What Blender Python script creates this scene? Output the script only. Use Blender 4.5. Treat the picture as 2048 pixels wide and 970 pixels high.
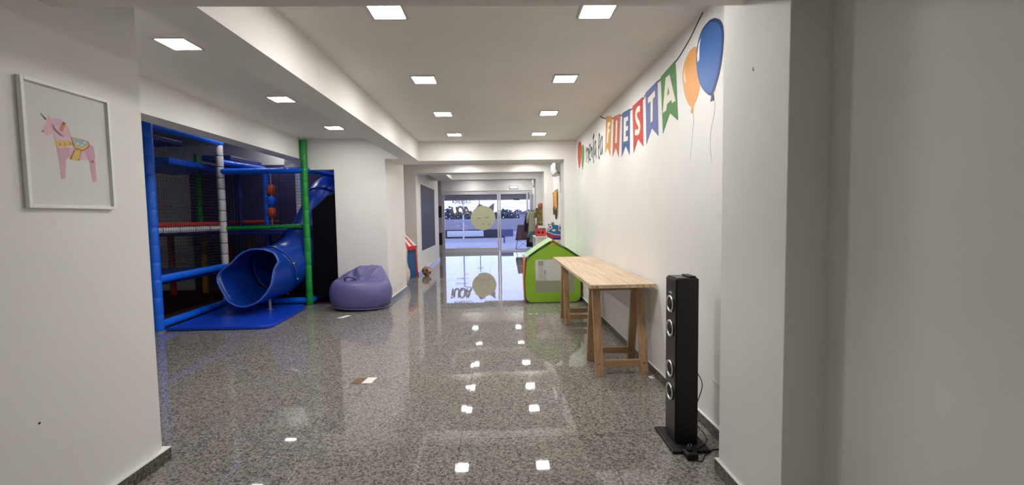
import bpy, bmesh, math, random
from mathutils import Vector, Matrix
R = random.Random(7)
SC = bpy.context.scene
COL = SC.collection
for o in list(bpy.data.objects):
    bpy.data.objects.remove(o, do_unlink=True)

# ------------------------------------------------------------------ camera, sky, exposure
def make_camera():
    yaw, pitch, roll = .0276, .0583, -.0156
    fwd = Vector((math.sin(yaw) * math.cos(pitch), math.cos(yaw) * math.cos(pitch), -math.sin(pitch)))
    right0 = Vector((math.cos(yaw), -math.sin(yaw), 0))
    up0 = right0.cross(fwd)
    right = right0 * math.cos(roll) + up0 * math.sin(roll)
    up = right.cross(fwd)
    m = Matrix((right, up, -fwd)).transposed().to_4x4()
    m.translation = Vector((0, 0, 1.37))
    cd = bpy.data.cameras.new('camera')
    cd.sensor_width = 36
    cd.lens = 881.156 * 36 / 2048
    cd.clip_start = .02
    cd.clip_end = 400
    co = bpy.data.objects.new('camera', cd)
    COL.objects.link(co)
    co.matrix_world = m
    SC.camera = co
make_camera()

SKY_COLOR, SKY_STRENGTH = (.45, .53, 1.0, 1), 1.6
LAMP_COLOR, LAMP_STRENGTH = (1.0, .965, .915, 1), 55.0
REAR_FILL_STRENGTH = 40.0
PLAY_STRENGTH = 20.0
w = bpy.data.worlds.new('dusk_sky')
SC.world = w
w.use_nodes = True
bg = w.node_tree.nodes['Background']
bg.inputs[0].default_value = SKY_COLOR
bg.inputs[1].default_value = SKY_STRENGTH
SC.view_settings.view_transform = 'Standard'
SC.view_settings.look = 'None'
SC.view_settings.gamma = 1
SC.view_settings.use_curve_mapping = False
SC.view_settings.exposure = 0.92
SC.cycles.use_denoising = True
SC.cycles.max_bounces = 10
SC.cycles.diffuse_bounces = 6
SC.cycles.transparent_max_bounces = 24
SC.cycles.sample_clamp_indirect = 6
SC.cycles.caustics_reflective = False
SC.cycles.caustics_refractive = False

# ------------------------------------------------------------------ materials
MATS = {}
def nodes_of(m):
    m.use_nodes = True
    nt = m.node_tree
    return nt, nt.nodes, nt.links, nt.nodes['Principled BSDF']

def mat(name, col, rough=.5, metal=0, var=.06, scale=12, bump=0, bscale=60, spec=.5, coat=0, emit=None, estr=0):
    """plain procedural paint, plastic or cloth: a colour with a little noise, and optional fine relief"""
    if name in MATS:
        return MATS[name]
    m = bpy.data.materials.new(name)
    nt, N, L, p = nodes_of(m)
    tc = N.new('ShaderNodeTexCoord')
    nz = N.new('ShaderNodeTexNoise')
    nz.inputs['Scale'].default_value = scale
    nz.inputs['Detail'].default_value = 4
    L.new(tc.outputs['Object'], nz.inputs['Vector'])
    mx = N.new('ShaderNodeMix')
    mx.data_type = 'RGBA'
    mx.inputs['A'].default_value = tuple(max(0, c * (1 - var)) for c in col) + (1,)
    mx.inputs['B'].default_value = tuple(min(1, c * (1 + var)) for c in col) + (1,)
    L.new(nz.outputs['Fac'], mx.inputs['Factor'])
    L.new(mx.outputs['Result'], p.inputs['Base Color'])
    p.inputs['Roughness'].default_value = rough
    p.inputs['Metallic'].default_value = metal
    p.inputs['Specular IOR Level'].default_value = spec
    p.inputs['Coat Weight'].default_value = coat
    if emit:
        p.inputs['Emission Color'].default_value = tuple(emit) + (1,)
        p.inputs['Emission Strength'].default_value = estr
    if bump:
        nb = N.new('ShaderNodeTexNoise')
        nb.inputs['Scale'].default_value = bscale
        nb.inputs['Detail'].default_value = 5
        L.new(tc.outputs['Object'], nb.inputs['Vector'])
        b = N.new('ShaderNodeBump')
        b.inputs['Strength'].default_value = bump
        b.inputs['Distance'].default_value = .01
        L.new(nb.outputs['Fac'], b.inputs['Height'])
        L.new(b.outputs['Normal'], p.inputs['Normal'])
    MATS[name] = m
    return m

def granite(name, dark, mid, pale, rough, scale=95):
    m = bpy.data.materials.new(name)
    nt, N, L, p = nodes_of(m)
    g = N.new('ShaderNodeNewGeometry')
    v = N.new('ShaderNodeTexVoronoi')
    v.inputs['Scale'].default_value = scale
    L.new(g.outputs['Position'], v.inputs['Vector'])
    sep = N.new('ShaderNodeSeparateColor')
    L.new(v.outputs['Color'], sep.inputs['Color'])
    nz = N.new('ShaderNodeTexNoise')
    nz.inputs['Scale'].default_value = scale * .9
    nz.inputs['Detail'].default_value = 3
    L.new(g.outputs['Position'], nz.inputs['Vector'])
    mixf = N.new('ShaderNodeMath')
    mixf.operation = 'MULTIPLY_ADD'
    mixf.inputs[1].default_value = .55
    L.new(sep.outputs['Red'], mixf.inputs[0])
    sc = N.new('ShaderNodeMath')
    sc.operation = 'MULTIPLY'
    sc.inputs[1].default_value = .45
    L.new(nz.outputs['Fac'], sc.inputs[0])
    L.new(sc.outputs[0], mixf.inputs[2])
    cr = N.new('ShaderNodeValToRGB')
    e = cr.color_ramp.elements
    e[0].position, e[0].color = .18, dark + (1,)
    e[1].position, e[1].color = .80, pale + (1,)
    k = cr.color_ramp.elements.new(.42)
    k.color = mid + (1,)
    L.new(mixf.outputs[0], cr.inputs['Fac'])
    # broad warm and cool drift of the slabs
    n2 = N.new('ShaderNodeTexNoise')
    n2.inputs['Scale'].default_value = .9
    L.new(g.outputs['Position'], n2.inputs['Vector'])
    mx = N.new('ShaderNodeMix')
    mx.data_type = 'RGBA'
    mx.blend_type = 'MULTIPLY'
    mx.inputs['Factor'].default_value = .5
    r2 = N.new('ShaderNodeValToRGB')
    r2.color_ramp.elements[0].position, r2.color_ramp.elements[0].color = .35, (.86, .84, .82, 1)
    r2.color_ramp.elements[1].position, r2.color_ramp.elements[1].color = .65, (1, 1, 1, 1)
    L.new(n2.outputs['Fac'], r2.inputs['Fac'])
    L.new(cr.outputs['Color'], mx.inputs['A'])
    L.new(r2.outputs['Color'], mx.inputs['B'])
    L.new(mx.outputs['Result'], p.inputs['Base Color'])
    p.inputs['Roughness'].default_value = rough
    p.inputs['IOR'].default_value = 1.55
    MATS[name] = m
    return m

def wall_paint(name, col):
    m = bpy.data.materials.new(name)
    nt, N, L, p = nodes_of(m)
    g = N.new('ShaderNodeNewGeometry')
    n1 = N.new('ShaderNodeTexNoise')
    n1.inputs['Scale'].default_value = 1.7
    n1.inputs['Detail'].default_value = 5
    L.new(g.outputs['Position'], n1.inputs['Vector'])
    cr = N.new('ShaderNodeValToRGB')
    cr.color_ramp.elements[0].position = .3
    cr.color_ramp.elements[0].color = tuple(c * .955 for c in col) + (1,)
    cr.color_ramp.elements[1].position = .62
    cr.color_ramp.elements[1].color = col + (1,)
    L.new(n1.outputs['Fac'], cr.inputs['Fac'])
    # faint rubbed smudges
    n3 = N.new('ShaderNodeTexNoise')
    n3.inputs['Scale'].default_value = 5.5
    n3.inputs['Detail'].default_value = 6
    L.new(g.outputs['Position'], n3.inputs['Vector'])
    r3 = N.new('ShaderNodeValToRGB')
    r3.color_ramp.elements[0].position, r3.color_ramp.elements[0].color = .70, (1, 1, 1, 1)
    r3.color_ramp.elements[1].position, r3.color_ramp.elements[1].color = .82, (.86, .85, .84, 1)
    L.new(n3.outputs['Fac'], r3.inputs['Fac'])
    mx = N.new('ShaderNodeMix')
    mx.data_type = 'RGBA'
    mx.blend_type = 'MULTIPLY'
    mx.inputs['Factor'].default_value = 1
    L.new(cr.outputs['Color'], mx.inputs['A'])
    L.new(r3.outputs['Color'], mx.inputs['B'])
    L.new(mx.outputs['Result'], p.inputs['Base Color'])
    n4 = N.new('ShaderNodeTexNoise')
    n4.inputs['Scale'].default_value = 130
    L.new(g.outputs['Position'], n4.inputs['Vector'])
    b = N.new('ShaderNodeBump')
    b.inputs['Strength'].default_value = .08
    b.inputs['Distance'].default_value = .004
    L.new(n4.outputs['Fac'], b.inputs['Height'])
    L.new(b.outputs['Normal'], p.inputs['Normal'])
    p.inputs['Roughness'].default_value = .62
    p.inputs['Specular IOR Level'].default_value = .3
    MATS[name] = m
    return m

def wood(name, a, b_, axis, scale=1.0):
    """pine with grain running along the given axis and a few knots"""
    m = bpy.data.materials.new(name)
    nt, N, L, p = nodes_of(m)
    tc = N.new('ShaderNodeTexCoord')
    oi = N.new('ShaderNodeObjectInfo')
    add = N.new('ShaderNodeVectorMath')
    add.operation = 'ADD'
    cmb = N.new('ShaderNodeCombineXYZ')
    mul = N.new('ShaderNodeMath')
    mul.operation = 'MULTIPLY'
    mul.inputs[1].default_value = 37
    L.new(oi.outputs['Random'], mul.inputs[0])
    for k in range(3):
        L.new(mul.outputs[0], cmb.inputs[k])
    L.new(tc.outputs['Object'], add.inputs[0])
    L.new(cmb.outputs[0], add.inputs[1])
    mp = N.new('ShaderNodeMapping')
    s = [16 * scale] * 3
    s[axis] = .9 * scale
    mp.inputs['Scale'].default_value = s
    L.new(add.outputs[0], mp.inputs['Vector'])
    nz = N.new('ShaderNodeTexNoise')
    nz.inputs['Scale'].default_value = 1.6
    nz.inputs['Detail'].default_value = 5
    nz.inputs['Distortion'].default_value = .6
    L.new(mp.outputs[0], nz.inputs['Vector'])
    cr = N.new('ShaderNodeValToRGB')
    cr.color_ramp.elements[0].position, cr.color_ramp.elements[0].color = .32, a + (1,)
    cr.color_ramp.elements[1].position, cr.color_ramp.elements[1].color = .62, b_ + (1,)
    L.new(nz.outputs['Fac'], cr.inputs['Fac'])
    mp2 = N.new('ShaderNodeMapping')
    s2 = [7.0] * 3
    s2[axis] = 2.2
    mp2.inputs['Scale'].default_value = s2
    L.new(add.outputs[0], mp2.inputs['Vector'])
    v = N.new('ShaderNodeTexVoronoi')
    v.inputs['Scale'].default_value = 1
    L.new(mp2.outputs[0], v.inputs['Vector'])
    kr = N.new('ShaderNodeValToRGB')
    kr.color_ramp.elements[0].position, kr.color_ramp.elements[0].color = .03, (.42, .30, .22, 1)
    kr.color_ramp.elements[1].position, kr.color_ramp.elements[1].color = .11, (1, 1, 1, 1)
    L.new(v.outputs['Distance'], kr.inputs['Fac'])
    mx = N.new('ShaderNodeMix')
    mx.data_type = 'RGBA'
    mx.blend_type = 'MULTIPLY'
    mx.inputs['Factor'].default_value = .8
    L.new(cr.outputs['Color'], mx.inputs['A'])
    L.new(kr.outputs['Color'], mx.inputs['B'])
    L.new(mx.outputs['Result'], p.inputs['Base Color'])
    p.inputs['Roughness'].default_value = .5
    MATS[name] = m
    return m

def sheet(name, col, see, rough=.05, glossy=True):
    """a thin see-through sheet: clear share `see`, the rest its own colour, plus a mirror share by Fresnel"""
    m = bpy.data.materials.new(name)
    m.use_nodes = True
    nt = m.node_tree
    N, L = nt.nodes, nt.links
    for n in list(N):
        N.remove(n)
    out = N.new('ShaderNodeOutputMaterial')
    tr = N.new('ShaderNodeBsdfTransparent')
    df = N.new('ShaderNodeBsdfDiffuse')
    df.inputs['Color'].default_value = tuple(col) + (1,)
    m1 = N.new('ShaderNodeMixShader')
    m1.inputs[0].default_value = 1 - see
    L.new(tr.outputs[0], m1.inputs[1])
    L.new(df.outputs[0], m1.inputs[2])
    if glossy:
        gl = N.new('ShaderNodeBsdfGlossy')
        gl.inputs['Roughness'].default_value = rough
        lw = N.new('ShaderNodeLayerWeight')
        lw.inputs['Blend'].default_value = .5
        pw = N.new('ShaderNodeMath')
        pw.operation = 'POWER'
        pw.inputs[1].default_value = 5
        L.new(lw.outputs['Facing'], pw.inputs[0])
        fr = N.new('ShaderNodeMath')
        fr.operation = 'MULTIPLY_ADD'
        fr.inputs[1].default_value = .6
        fr.inputs[2].default_value = .022
        L.new(pw.outputs[0], fr.inputs[0])
        m2 = N.new('ShaderNodeMixShader')
        L.new(fr.outputs[0], m2.inputs[0])
        L.new(m1.outputs[0], m2.inputs[1])
        L.new(gl.outputs[0], m2.inputs[2])
        L.new(m2.outputs[0], out.inputs[0])
    else:
        L.new(m1.outputs[0], out.inputs[0])
    MATS[name] = m
    return m

def srgb(r, g, b):
    f = lambda c: (c / 255 / 12.92) if c / 255 <= .04045 else ((c / 255 + .055) / 1.055) ** 2.4
    return (f(r), f(g), f(b))

WALL = wall_paint('white_wall_paint', (.80, .795, .78))
CEIL = wall_paint('ceiling_paint', (.78, .76, .73))
FLOORM = granite('polished_granite', (.060, .056, .052), (.190, .178, .165), (.355, .334, .310), .028, 100)
SKIRT = granite('granite_skirting', (.02, .018, .016), (.075, .066, .058), (.19, .17, .15), .25, 120)
GROUT = mat('dark_joint', (.035, .032, .03), .8)
ALU = mat('white_aluminium', (.72, .72, .75), .35)
GLASS = sheet('door_glass', (.9, .9, 1), .99, .0)

# ------------------------------------------------------------------ mesh helpers
def chain_loc(o):
    v = Vector((0, 0, 0))
    while o is not None:
        v += o.location
        o = o.parent
    return v

def obj(name, bm, m, parent=None, smooth=False, local=False, bevel=0, segs=2):
    me = bpy.data.meshes.new(name)
    if parent is not None and not local:
        bmesh.ops.translate(bm, verts=bm.verts, vec=-chain_loc(parent))
    bmesh.ops.recalc_face_normals(bm, faces=bm.faces)
    bm.to_mesh(me)
    bm.free()
    o = bpy.data.objects.new(name, me)
    COL.objects.link(o)
    for x in (m if isinstance(m, (list, tuple)) else [m]):
        me.materials.append(x)
    if parent is not None:
        o.parent = parent
    if smooth:
        for f in me.polygons:
            f.use_smooth = True
    if bevel:
        b = o.modifiers.new('bevel', 'BEVEL')
        b.width = bevel
        b.segments = segs
        b.limit_method = 'ANGLE'
    return o

def tag(o, label, cat, group=None):
    o['label'] = label
    o['category'] = cat
    if group:
        o['group'] = group
    return o

def thing(name, label, cat, loc=(0, 0, 0), rotz=0, group=None):
    o = bpy.data.objects.new(name, None)
    COL.objects.link(o)
    o.empty_display_size = .1
    o.location = loc
    o.rotation_euler = (0, 0, rotz)
    return tag(o, label, cat, group)

def struct(name, bm, m, label=None, **k):
    o = obj(name, bm, m, **k)
    o['kind'] = 'structure'
    if label:
        o['label'] = label
    return o

def dup(o, parent=None):
    c = o.copy()
    COL.objects.link(c)
    c.parent = parent
    for ch in list(o.children):
        dup(ch, c)
    return c

def box(x0, x1, y0, y1, z0, z1, bm=None):
    bm = bm or bmesh.new()
    v = [bm.verts.new(p) for p in ((x0, y0, z0), (x1, y0, z0), (x1, y1, z0), (x0, y1, z0), (x0, y0, z1), (x1, y0, z1), (x1, y1, z1), (x0, y1, z1))]
    for f in ((0, 3, 2, 1), (4, 5, 6, 7), (0, 1, 5, 4), (1, 2, 6, 5), (2, 3, 7, 6), (3, 0, 4, 7)):
        bm.faces.new([v[i] for i in f])
    return bm

def beam(p, q, wd, th, bm=None, up=(0, 0, 1)):
    """rectangular bar from p to q"""
    bm = bm or bmesh.new()
    p, q = Vector(p), Vector(q)
    d = (q - p).normalized()
    s = d.cross(Vector(up))
    if s.length < 1e-4:
        s = d.cross(Vector((1, 0, 0)))
    s.normalize()
    u = s.cross(d)
    vs = []
    for c in (p, q):
        for a, b in ((-1, -1), (1, -1), (1, 1), (-1, 1)):
            vs.append(bm.verts.new(c + s * a * wd / 2 + u * b * th / 2))
    for f in ((0, 3, 2, 1), (4, 5, 6, 7), (0, 1, 5, 4), (1, 2, 6, 5), (2, 3, 7, 6), (3, 0, 4, 7)):
        bm.faces.new([vs[i] for i in f])
    return bm

def sweep(path, radii, n=10, bm=None, cap=True):
    """tube along a path; radii is a number or one per point"""
    bm = bm or bmesh.new()
    P = [Vector(p) for p in path]
    rr = radii if isinstance(radii, (list, tuple)) else [radii] * len(P)
    t0 = (P[1] - P[0]).normalized()
    a = Vector((0, 0, 1)) if abs(t0.z) < .9 else Vector((1, 0, 0))
    u = t0.cross(a).normalized()
    rings = []
    for i, p in enumerate(P):
        t = (P[min(i + 1, len(P) - 1)] - P[max(i - 1, 0)])
        t = t.normalized() if t.length > 1e-9 else t0
        u = (u - t * u.dot(t)).normalized()
        v = t.cross(u)
        rings.append([bm.verts.new(p + (u * math.cos(2 * math.pi * k / n) + v * math.sin(2 * math.pi * k / n)) * rr[i]) for k in range(n)])
    for i in range(len(rings) - 1):
        for k in range(n):
            bm.faces.new((rings[i][k], rings[i][(k + 1) % n], rings[i + 1][(k + 1) % n], rings[i + 1][k]))
    if cap:
        bm.faces.new(rings[0][::-1])
        bm.faces.new(rings[-1])
    return bm

def bez(pts, n=8):
    """smooth curve through points (Catmull-Rom)"""
    P = [Vector(p) for p in pts]
    out = []
    for i in range(len(P) - 1):
        a, b, c, d = P[max(i - 1, 0)], P[i], P[i + 1], P[min(i + 2, len(P) - 1)]
        for k in range(n):
            t = k / n
            out.append(.5 * ((2 * b) + (c - a) * t + (2 * a - 5 * b + 4 * c - d) * t * t + (3 * b - a - 3 * c + d) * t ** 3))
    out.append(P[-1])
    return out

def lathe(prof, c, n=24, bm=None, axis='z'):
    """prof: (radius, height) pairs turned around an axis through c"""
    bm = bm or bmesh.new()
    c = Vector(c)
    def pt(r, h, a):
        x, y = r * math.cos(a), r * math.sin(a)
        return c + (Vector((x, y, h)) if axis == 'z' else Vector((h, x, y)) if axis == 'x' else Vector((y, h, x)))
    rings = []
    for r, h in prof:
        if r < 1e-6:
            rings.append([bm.verts.new(pt(0, h, 0))])
        else:
            rings.append([bm.verts.new(pt(r, h, 2 * math.pi * k / n)) for k in range(n)])
    for A, B in zip(rings, rings[1:]):
        for k in range(n):
            q = [A[k % len(A)], A[(k + 1) % len(A)], B[(k + 1) % len(B)], B[k % len(B)]]
            q = [x for i, x in enumerate(q) if x not in q[:i]]
            if len(q) > 2:
                bm.faces.new(q)
    for ring, rev in ((rings[0], True), (rings[-1], False)):
        if len(ring) > 2:
            bm.faces.new(ring[::-1] if rev else ring)
    return bm

def plate(outer, holes, mapf, th, bm=None):
    """flat polygon (with holes) given in 2D, mapped to 3D by mapf(u, v, w), thickness th along w"""
    bm = bm or bmesh.new()
    edges = []
    for loop in [outer] + list(holes):
        vs = [bm.verts.new((u, v, 0)) for u, v in loop]
        for i in range(len(vs)):
            edges.append(bm.edges.new((vs[i], vs[(i + 1) % len(vs)])))
    geo = bmesh.ops.triangle_fill(bm, use_beauty=True, edges=edges)
    faces = [f for f in geo['geom'] if isinstance(f, bmesh.types.BMFace)]
    # a filled hole is dropped
    def inside(pt, loop):
        c = False
        for i in range(len(loop)):
            (x1, y1), (x2, y2) = loop[i], loop[i - 1]
            if (y1 > pt[1]) != (y2 > pt[1]) and pt[0] < (x2 - x1) * (pt[1] - y1) / (y2 - y1) + x1:
                c = not c
        return c
    bad = [f for f in faces if any(inside(f.calc_center_median()[:2], h) for h in holes) or not inside(f.calc_center_median()[:2], outer)]
    bmesh.ops.delete(bm, geom=bad, context='FACES')
    faces = [f for f in faces if f.is_valid]
    ex = bmesh.ops.extrude_face_region(bm, geom=faces)
    for v in ex['geom']:
        if isinstance(v, bmesh.types.BMVert):
            v.co.z += th
    for v in bm.verts:
        v.co = Vector(mapf(v.co.x, v.co.y, v.co.z))
    return bm

def ribbon(pts, wd):
    """outline polygon of a stroke in 2D"""
    l, r = [], []
    for i, p in enumerate(pts):
        a, b = pts[max(i - 1, 0)], pts[min(i + 1, len(pts) - 1)]
        dx, dy = b[0] - a[0], b[1] - a[1]
        n = math.hypot(dx, dy) or 1
        nx, ny = -dy / n * wd / 2, dx / n * wd / 2
        l.append((p[0] + nx, p[1] + ny))
        r.append((p[0] - nx, p[1] - ny))
    return l, r

def ribbon_mesh(strokes, wd, mapf, th, bm=None):
    bm = bm or bmesh.new()
    for s in strokes:
        l, r = ribbon(s, wd)
        prev = None
        for a, b in zip(l, r):
            cur = [bm.verts.new(mapf(a[0], a[1], w_)) for w_ in (0, th)] + [bm.verts.new(mapf(b[0], b[1], w_)) for w_ in (0, th)]
            if prev:
                for i, j in ((0, 1), (1, 3), (3, 2), (2, 0)):
                    bm.faces.new((prev[i], prev[j], cur[j], cur[i]))
            else:
                bm.faces.new((cur[0], cur[1], cur[3], cur[2]))
            prev = cur
        bm.faces.new((prev[0], prev[2], prev[3], prev[1]))
    return bm

def text_mesh(txt, size, mapf, th=.001, bold=.0, shear=0, fit=None):
    cu = bpy.data.curves.new('t', 'FONT')
    cu.body = txt
    cu.size = size
    cu.offset = bold
    cu.shear = shear
    cu.resolution_u = 3
    o = bpy.data.objects.new('t', cu)
    me = o.to_mesh()
    bm = bmesh.new()
    bm.from_mesh(me)
    o.to_mesh_clear()
    bpy.data.objects.remove(o)
    bpy.data.curves.remove(cu)
    if fit:
        xs = [v.co.x for v in bm.verts]
        ys = [v.co.y for v in bm.verts]
        x0, x1, y0, y1 = min(xs), max(xs), min(ys), max(ys)
        for v in bm.verts:
            v.co.x = (v.co.x - x0) / (x1 - x0) * fit[0]
            v.co.y = (v.co.y - y0) / (y1 - y0) * fit[1]
    ex = bmesh.ops.extrude_face_region(bm, geom=list(bm.faces))
    for v in ex['geom']:
        if isinstance(v, bmesh.types.BMVert):
            v.co.z += th
    for v in bm.verts:
        v.co = Vector(mapf(v.co.x, v.co.y, v.co.z))
    return bm

def smooth_closed(pts, n=4):
    out = []
    m_ = len(pts)
    for i in range(m_):
        a, b, c, d = [pts[(i + k) % m_] for k in (-1, 0, 1, 2)]
        for k in range(n):
            t = k / n
            out.append(tuple(.5 * (2 * b[j] + (c[j] - a[j]) * t + (2 * a[j] - 5 * b[j] + 4 * c[j] - d[j]) * t * t + (3 * b[j] - a[j] - 3 * c[j] + d[j]) * t ** 3) for j in (0, 1)))
    return out

def smooth_open(pts, n=5):
    return [(p.x, p.y) for p in bez([(a, b, 0) for a, b in pts], n)]

# ------------------------------------------------------------------ outlines of the mural and the print, in metres on their walls (along the wall, height)
PENN = {'F': [(5.347,2.562),(5.076,2.502),(5.158,2.056),(5.29,2.173),(5.416,2.122)],'I': [(5.01,2.479),(4.722,2.447),(4.792,1.993),(4.906,2.114),(5.056,2.035)],'E': [(4.655,2.436),(4.376,2.418),(4.392,1.965),(4.533,2.079),(4.682,1.981)],'S': [(4.296,2.419),(3.991,2.427),(3.973,1.982),(4.122,2.076),(4.262,1.967)],'T': [(3.916,2.442),(3.629,2.458),(3.599,2.008),(3.754,2.102),(3.891,1.985)],'A': [(3.551,2.465),(3.259,2.494),(3.203,2.049),(3.356,2.137),(3.499,2.009)]}
LETT = {'F': [(5.269,2.469),(5.16,2.455),(5.163,2.413),(5.217,2.42),(5.224,2.381),(5.179,2.375),(5.185,2.339),(5.227,2.344),(5.26,2.233),(5.313,2.239)],'I': [(4.899,2.412),(4.843,2.403),(4.869,2.164),(4.934,2.17)],'E': [(4.592,2.373),(4.443,2.357),(4.445,2.315),(4.511,2.322),(4.515,2.27),(4.445,2.262),(4.45,2.221),(4.522,2.227),(4.527,2.169),(4.45,2.162),(4.454,2.117),(4.607,2.131)],'T': [(3.851,2.378),(3.681,2.397),(3.678,2.345),(3.729,2.34),(3.733,2.158),(3.783,2.154),(3.782,2.335),(3.848,2.331)],'A': [(3.445,2.425),(3.367,2.427),(3.249,2.201),(3.316,2.199),(3.326,2.226),(3.412,2.217),(3.429,2.172),(3.501,2.17)]}
AHOLE = [(3.392,2.346),(3.365,2.287),(3.412,2.276)]
SCL = [(4.068,2.338),(4.119,2.35),(4.167,2.338),(4.183,2.306),(4.157,2.258),(4.109,2.218),(4.081,2.177),(4.109,2.142),(4.167,2.144),(4.216,2.159)]
BLUE = [(2.658,2.531),(2.602,2.495),(2.571,2.452),(2.559,2.4),(2.56,2.349),(2.573,2.278),(2.601,2.199),(2.642,2.135),(2.673,2.101),(2.705,2.09),(2.759,2.118),(2.831,2.177),(2.883,2.258),(2.908,2.351),(2.909,2.417),(2.888,2.481),(2.838,2.532),(2.769,2.548),(2.716,2.548)]
BLUEK = [(2.695,2.098),(2.674,2.092),(2.663,2.057),(2.711,2.054)]
BLUEH = [(2.842,2.492),(2.861,2.445),(2.863,2.362),(2.89,2.353),(2.897,2.4),(2.877,2.464)]
ORANGE = [(2.918,2.461),(2.972,2.474),(3.052,2.455),(3.11,2.406),(3.132,2.342),(3.117,2.266),(3.081,2.186),(3.03,2.123),(2.98,2.087),(2.961,2.082),(2.911,2.113),(2.881,2.145),(2.857,2.191),(2.847,2.253),(2.849,2.344),(2.872,2.417)]
ORANGEK = [(2.979,2.086),(2.951,2.079),(2.957,2.043),(2.993,2.051)]
ORANGEH = [(3.088,2.398),(3.092,2.358),(3.069,2.288),(3.096,2.276),(3.107,2.334)]
OSTR = [(2.957,2.043),(2.945,1.992),(2.959,1.924),(2.974,1.85),(2.988,1.764),(3.003,1.733)]
BSTR = [(2.663,2.049),(2.655,2.013),(2.669,1.957),(2.699,1.894),(2.71,1.842),(2.707,1.766),(2.695,1.709),(2.686,1.68)]
CORD = [(2.824,2.653),(2.875,2.619),(2.989,2.561),(3.121,2.515),(3.265,2.48),(3.545,2.448),(3.635,2.447),(3.919,2.424),(3.986,2.407),(4.299,2.398),(4.381,2.401),(4.656,2.418),(4.722,2.425),(5.01,2.462),(5.077,2.475),(5.36,2.536),(5.54,2.585),(5.668,2.632)]
RED = [(7.093,2.556),(6.983,2.515),(6.942,2.438),(6.962,2.321),(7.033,2.199),(7.125,2.133),(7.193,2.166),(7.26,2.279),(7.272,2.417),(7.238,2.526)]
GREEN = [(6.824,2.459),(6.748,2.418),(6.715,2.335),(6.754,2.214),(6.852,2.103),(6.905,2.099),(6.955,2.22),(6.961,2.371),(6.915,2.454)]
WORD = {'m': [[(6.608,2.396),(6.578,2.268),(6.581,2.164)],[(6.577,2.306),(6.512,2.362),(6.481,2.31),(6.498,2.2)],[(6.486,2.292),(6.428,2.34),(6.397,2.289),(6.429,2.127)]],'e': [[(6.366,2.257),(6.284,2.299),(6.282,2.363),(6.327,2.374),(6.365,2.312),(6.367,2.22),(6.332,2.165),(6.269,2.171)]],'n': [[(6.23,2.336),(6.225,2.192)],[(6.223,2.272),(6.179,2.319),(6.146,2.261),(6.14,2.172)]],'t': [[(6.061,2.492),(6.081,2.322),(6.09,2.139),(6.058,2.095)],[(6.125,2.434),(6.021,2.455)]],'a': [[(5.946,2.369),(6.011,2.328),(6.03,2.235),(5.99,2.186),(5.94,2.274)],[(5.93,2.374),(5.926,2.22),(5.896,2.135)]],'l': [[(5.757,2.237),(5.697,2.293),(5.688,2.382),(5.724,2.417),(5.754,2.361),(5.772,2.223),(5.744,2.115),(5.7,2.121)]],'a2': [[(5.567,2.36),(5.631,2.315),(5.669,2.223),(5.648,2.151),(5.598,2.164),(5.562,2.255)],[(5.55,2.365),(5.562,2.239),(5.543,2.132)]]}
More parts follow.
